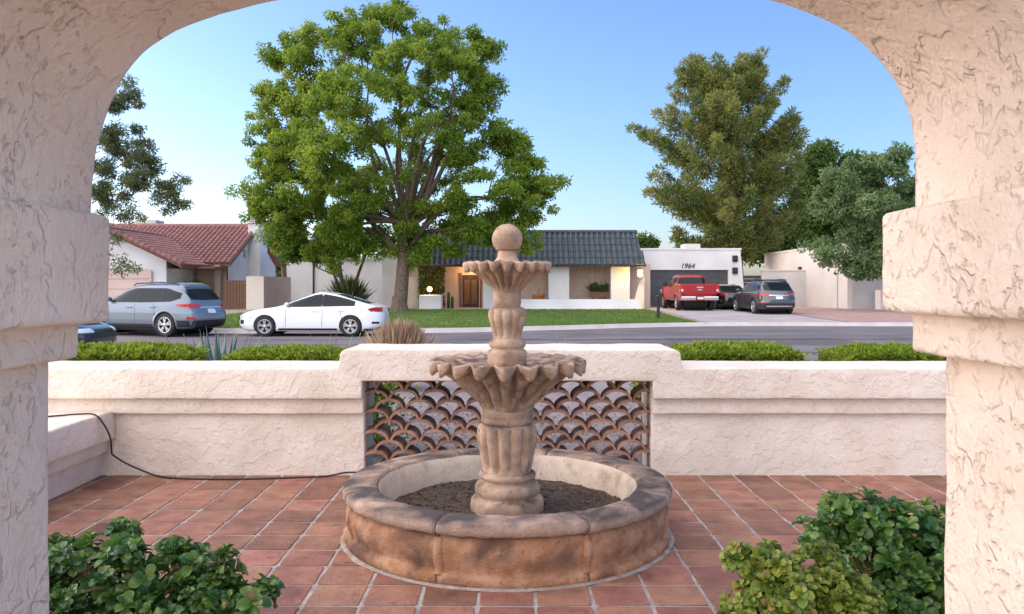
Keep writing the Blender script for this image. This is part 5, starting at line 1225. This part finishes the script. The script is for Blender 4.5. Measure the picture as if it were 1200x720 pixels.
n = 200; P = np.stack([rng.normal(0,.04,n), rng.normal(0,.06,n), rng.uniform(.50,.80,n)],1); leaf_object('foliage', leaf_geo(P, rng.normal(0,1,(n,3)), .05, .03), rng.random(n), M['leaf_hedge'], lg2); MB().tube([(0,0,0),(.02,0,.4),(-.01,.02,.75)], .008, 6).build('stem', M['stem'], lg2)
# gravel stones near the screen
random.seed(12); gv = MB()
for k in range(3500):
    x = random.uniform(-2.6,2.6); y = random.uniform(7.4,11); s = random.uniform(.008,.022); c = Vector((x,y,-.015)); q = [c+Vector((random.gauss(0,s), random.gauss(0,s), abs(random.gauss(0,s)))) for _ in range(4)]
    gv.poly([q[0],q[1],q[2]]).poly([q[0],q[2],q[3]]).poly([q[0],q[3],q[1]]).poly([q[1],q[3],q[2]])
o = gv.build('gravel', mat('gravel_stone', (.20,.17,.17), (.34,.30,.30), 40, .9, world_pos=True)); tag(o, 'loose pinkish grey gravel in the yard behind the wall', 'gravel', kind='stuff')
# --- planting beds and leafy shrubs in front of us
def cupped_leaf(m, seed):
    """broad rounded glossy leaf with wavy edge, 9 quads"""
    random.seed(seed); rows = []
    for t, w in ((0,.03),(.2,.13),(.45,.27),(.70,.35),(.90,.26),(1,.05)):
        z = .20*math.sin(t*2.4)-.16*t*t; wv = random.gauss(0,.06)
        rows.append([(t, -w, z+.28*w+wv), (t, 0, z-.03), (t, w, z+.28*w-wv*.7)])
    me = MB().grid(rows).mesh('leaf'); a = me.attributes.new('tint','FLOAT','FACE'); v = .62*random.random()
    for d in a.data: d.value = max(0, min(1, v+random.gauss(0,.03)))
    me.materials.append(m); return me
def shrub(name, label, base, blobs, m, nros, leafL, seed, nobj=260, stems=9):
    e = empty(name, base); tag(e, label, 'shrub'); random.seed(seed); r_ = np.random.default_rng(seed); base = Vector(base)
    ms = [cupped_leaf(m, seed*10+k) for k in range(8)]; ros = []
    tot = sum(b[1]**2 for b in blobs)
    for c, r in blobs:
        for k in range(max(3, int(nros*r*r/tot*r_.uniform(.6,1.3)))):
            u = Vector(r_.normal(0,1,3)); u.normalize()
            if u.z < -.35: u.z = -u.z
            rr_ = r*r_.uniform(.45,1.06); ros.append((Vector(c)+u*rr_*1.0, (u*.8+Vector((0,-.15,.55))+Vector(r_.normal(0,.25,3))).normalized()))
    leaves = []
    for p, nrm in ros:
        up = nrm; t0 = up.orthogonal().normalized(); t1 = up.cross(t0); k = random.randint(7, 10); s = leafL*random.choice((.6,.8,1,1,1.2,1.35))
        for i in range(k):
            a = i*2.39996+random.gauss(0,.2); elv = R(66)-R(72)*(i/k)**.6+random.gauss(0,.22); d = (t0*math.cos(a)+t1*math.sin(a))*math.cos(elv)+up*math.sin(elv)
            leaves.append((p+up*.012*(1-i/k)-up*.01*(i/k), d, up, s*(.55+.55*(i/k)**.6)*random.uniform(.85,1.1)))
    def mtx(p, d, up, s):
        side = up.cross(d)
        if side.length < 1e-4: side = d.orthogonal()
        side.normalize(); z = d.cross(side); M_ = Matrix((d, side, z)).transposed().to_4x4(); M_.translation = p; return M_ @ Matrix.Scale(s, 4)
    leaves.sort(key=lambda q: (q[0]-Vector((0,0,EYE))).length-.5*q[0].z)
    near = leaves[:0]; step = leaves
    vis = sorted(leaves, key=lambda q: (q[0].y-.6*q[0].z))[:int(len(leaves)*.6)]; random.shuffle(vis); pick = set(id(q) for q in vis[:nobj])
    big = MB(); tints = []
    for q in leaves:
        Mx = mtx(*q); me = random.choice(ms)
        if id(q) in pick:
            o = link('leaf', me, None, e); o.matrix_local = Matrix.Translation(-base) @ Mx
        else:
            n0 = len(big.v); big.v += [tuple(Mx @ v.co) for v in me.vertices]; tv = min(.66, random.random()*.7) if random.random() > .018 else 1.0
            for f in me.polygons: big.f.append(tuple(n0+i for i in f.vertices)); big.sm.append(True); tints.append(tv)
    o = big.build('foliage', m, e); o.location = -base; o['kind'] = 'stuff'
    a = o.data.attributes.new('tint','FLOAT','FACE'); a.data.foreach_set('value', tints)
    mb = MB()
    for k in range(stems):
        c, r = random.choice(blobs); b0 = base+Vector((random.gauss(0,.05), random.gauss(0,.05), 0)); limb(mb, b0, Vector(c)+Vector((0,0,r*.3)), .016, .006, .08, seed+k, 6, 7)
    for p, nrm in ros[::5]:
        c, r = min(blobs, key=lambda b: (Vector(b[0])-p).length); limb(mb, Vector(c)-Vector((0,0,r*.2)), p, .006, .003, .05, seed, 3, 5)
    o = mb.build('stems', M['stem'], e); o.location = -base
    return e
def blob(px, py, rpx, d): return (at(px, py, d), rpx/F*d)
bl_ = [blob(95,668,42,3.35), blob(140,640,26,3.5), blob(150,685,46,3.3), blob(208,672,34,3.35), blob(196,648,20,3.4), blob(250,692,34,3.3), blob(290,712,30,3.25), blob(262,662,16,3.3), blob(60,665,36,3.4), blob(120,745,75,3.25), blob(220,755,70,3.25), blob(40,720,60,3.35)]
shrub('leafy_shrub', 'leafy green shrub with round leaves on the patio edge by the bench wall', (ax(150,3.3), 3.35, -.01), bl_, M['leaf_shrub'], 480, .056, 3, stems=16)
bl_ = [blob(1015,615,34,3.75), blob(985,600,22,3.75), blob(1050,640,44,3.7), blob(1095,640,44,3.7), blob(965,635,30,3.7), blob(1010,665,52,3.65), blob(1080,690,60,3.6), blob(1125,680,60,3.65), blob(1045,752,70,3.55), blob(1120,765,60,3.55)]
shrub('leafy_shrub', 'dark green dense shrub behind the yellower shrub against the arch pillar', (ax(1050,3.6), 3.62, -.01), bl_, M['leaf_shrub'], 560, .056, 5, stems=14)
bl_ = [blob(872,660,20,3.3), blob(905,665,24,3.3), blob(930,700,40,3.2), blob(960,668,30,3.3), blob(985,705,36,3.2), blob(890,712,34,3.2), blob(1010,735,40,3.15), blob(930,760,60,3.15), blob(870,752,36,3.15)]
shrub('leafy_shrub', 'yellow green shrub with small leaves in front of the darker shrub', (ax(940,3.2), 3.2, -.01), bl_, M['leaf_shrub2'], 560, .044, 7, stems=16)
for nm, x0, x1 in (('planting_bed', -1.9, -.86), ('planting_bed', .8, 2.3)):
    o = MB().box(x0, x1, 2.75, 3.68, -.02, .012).build(nm, M['soil']); o['kind'] = 'structure'
bpy.context.view_layer.update()
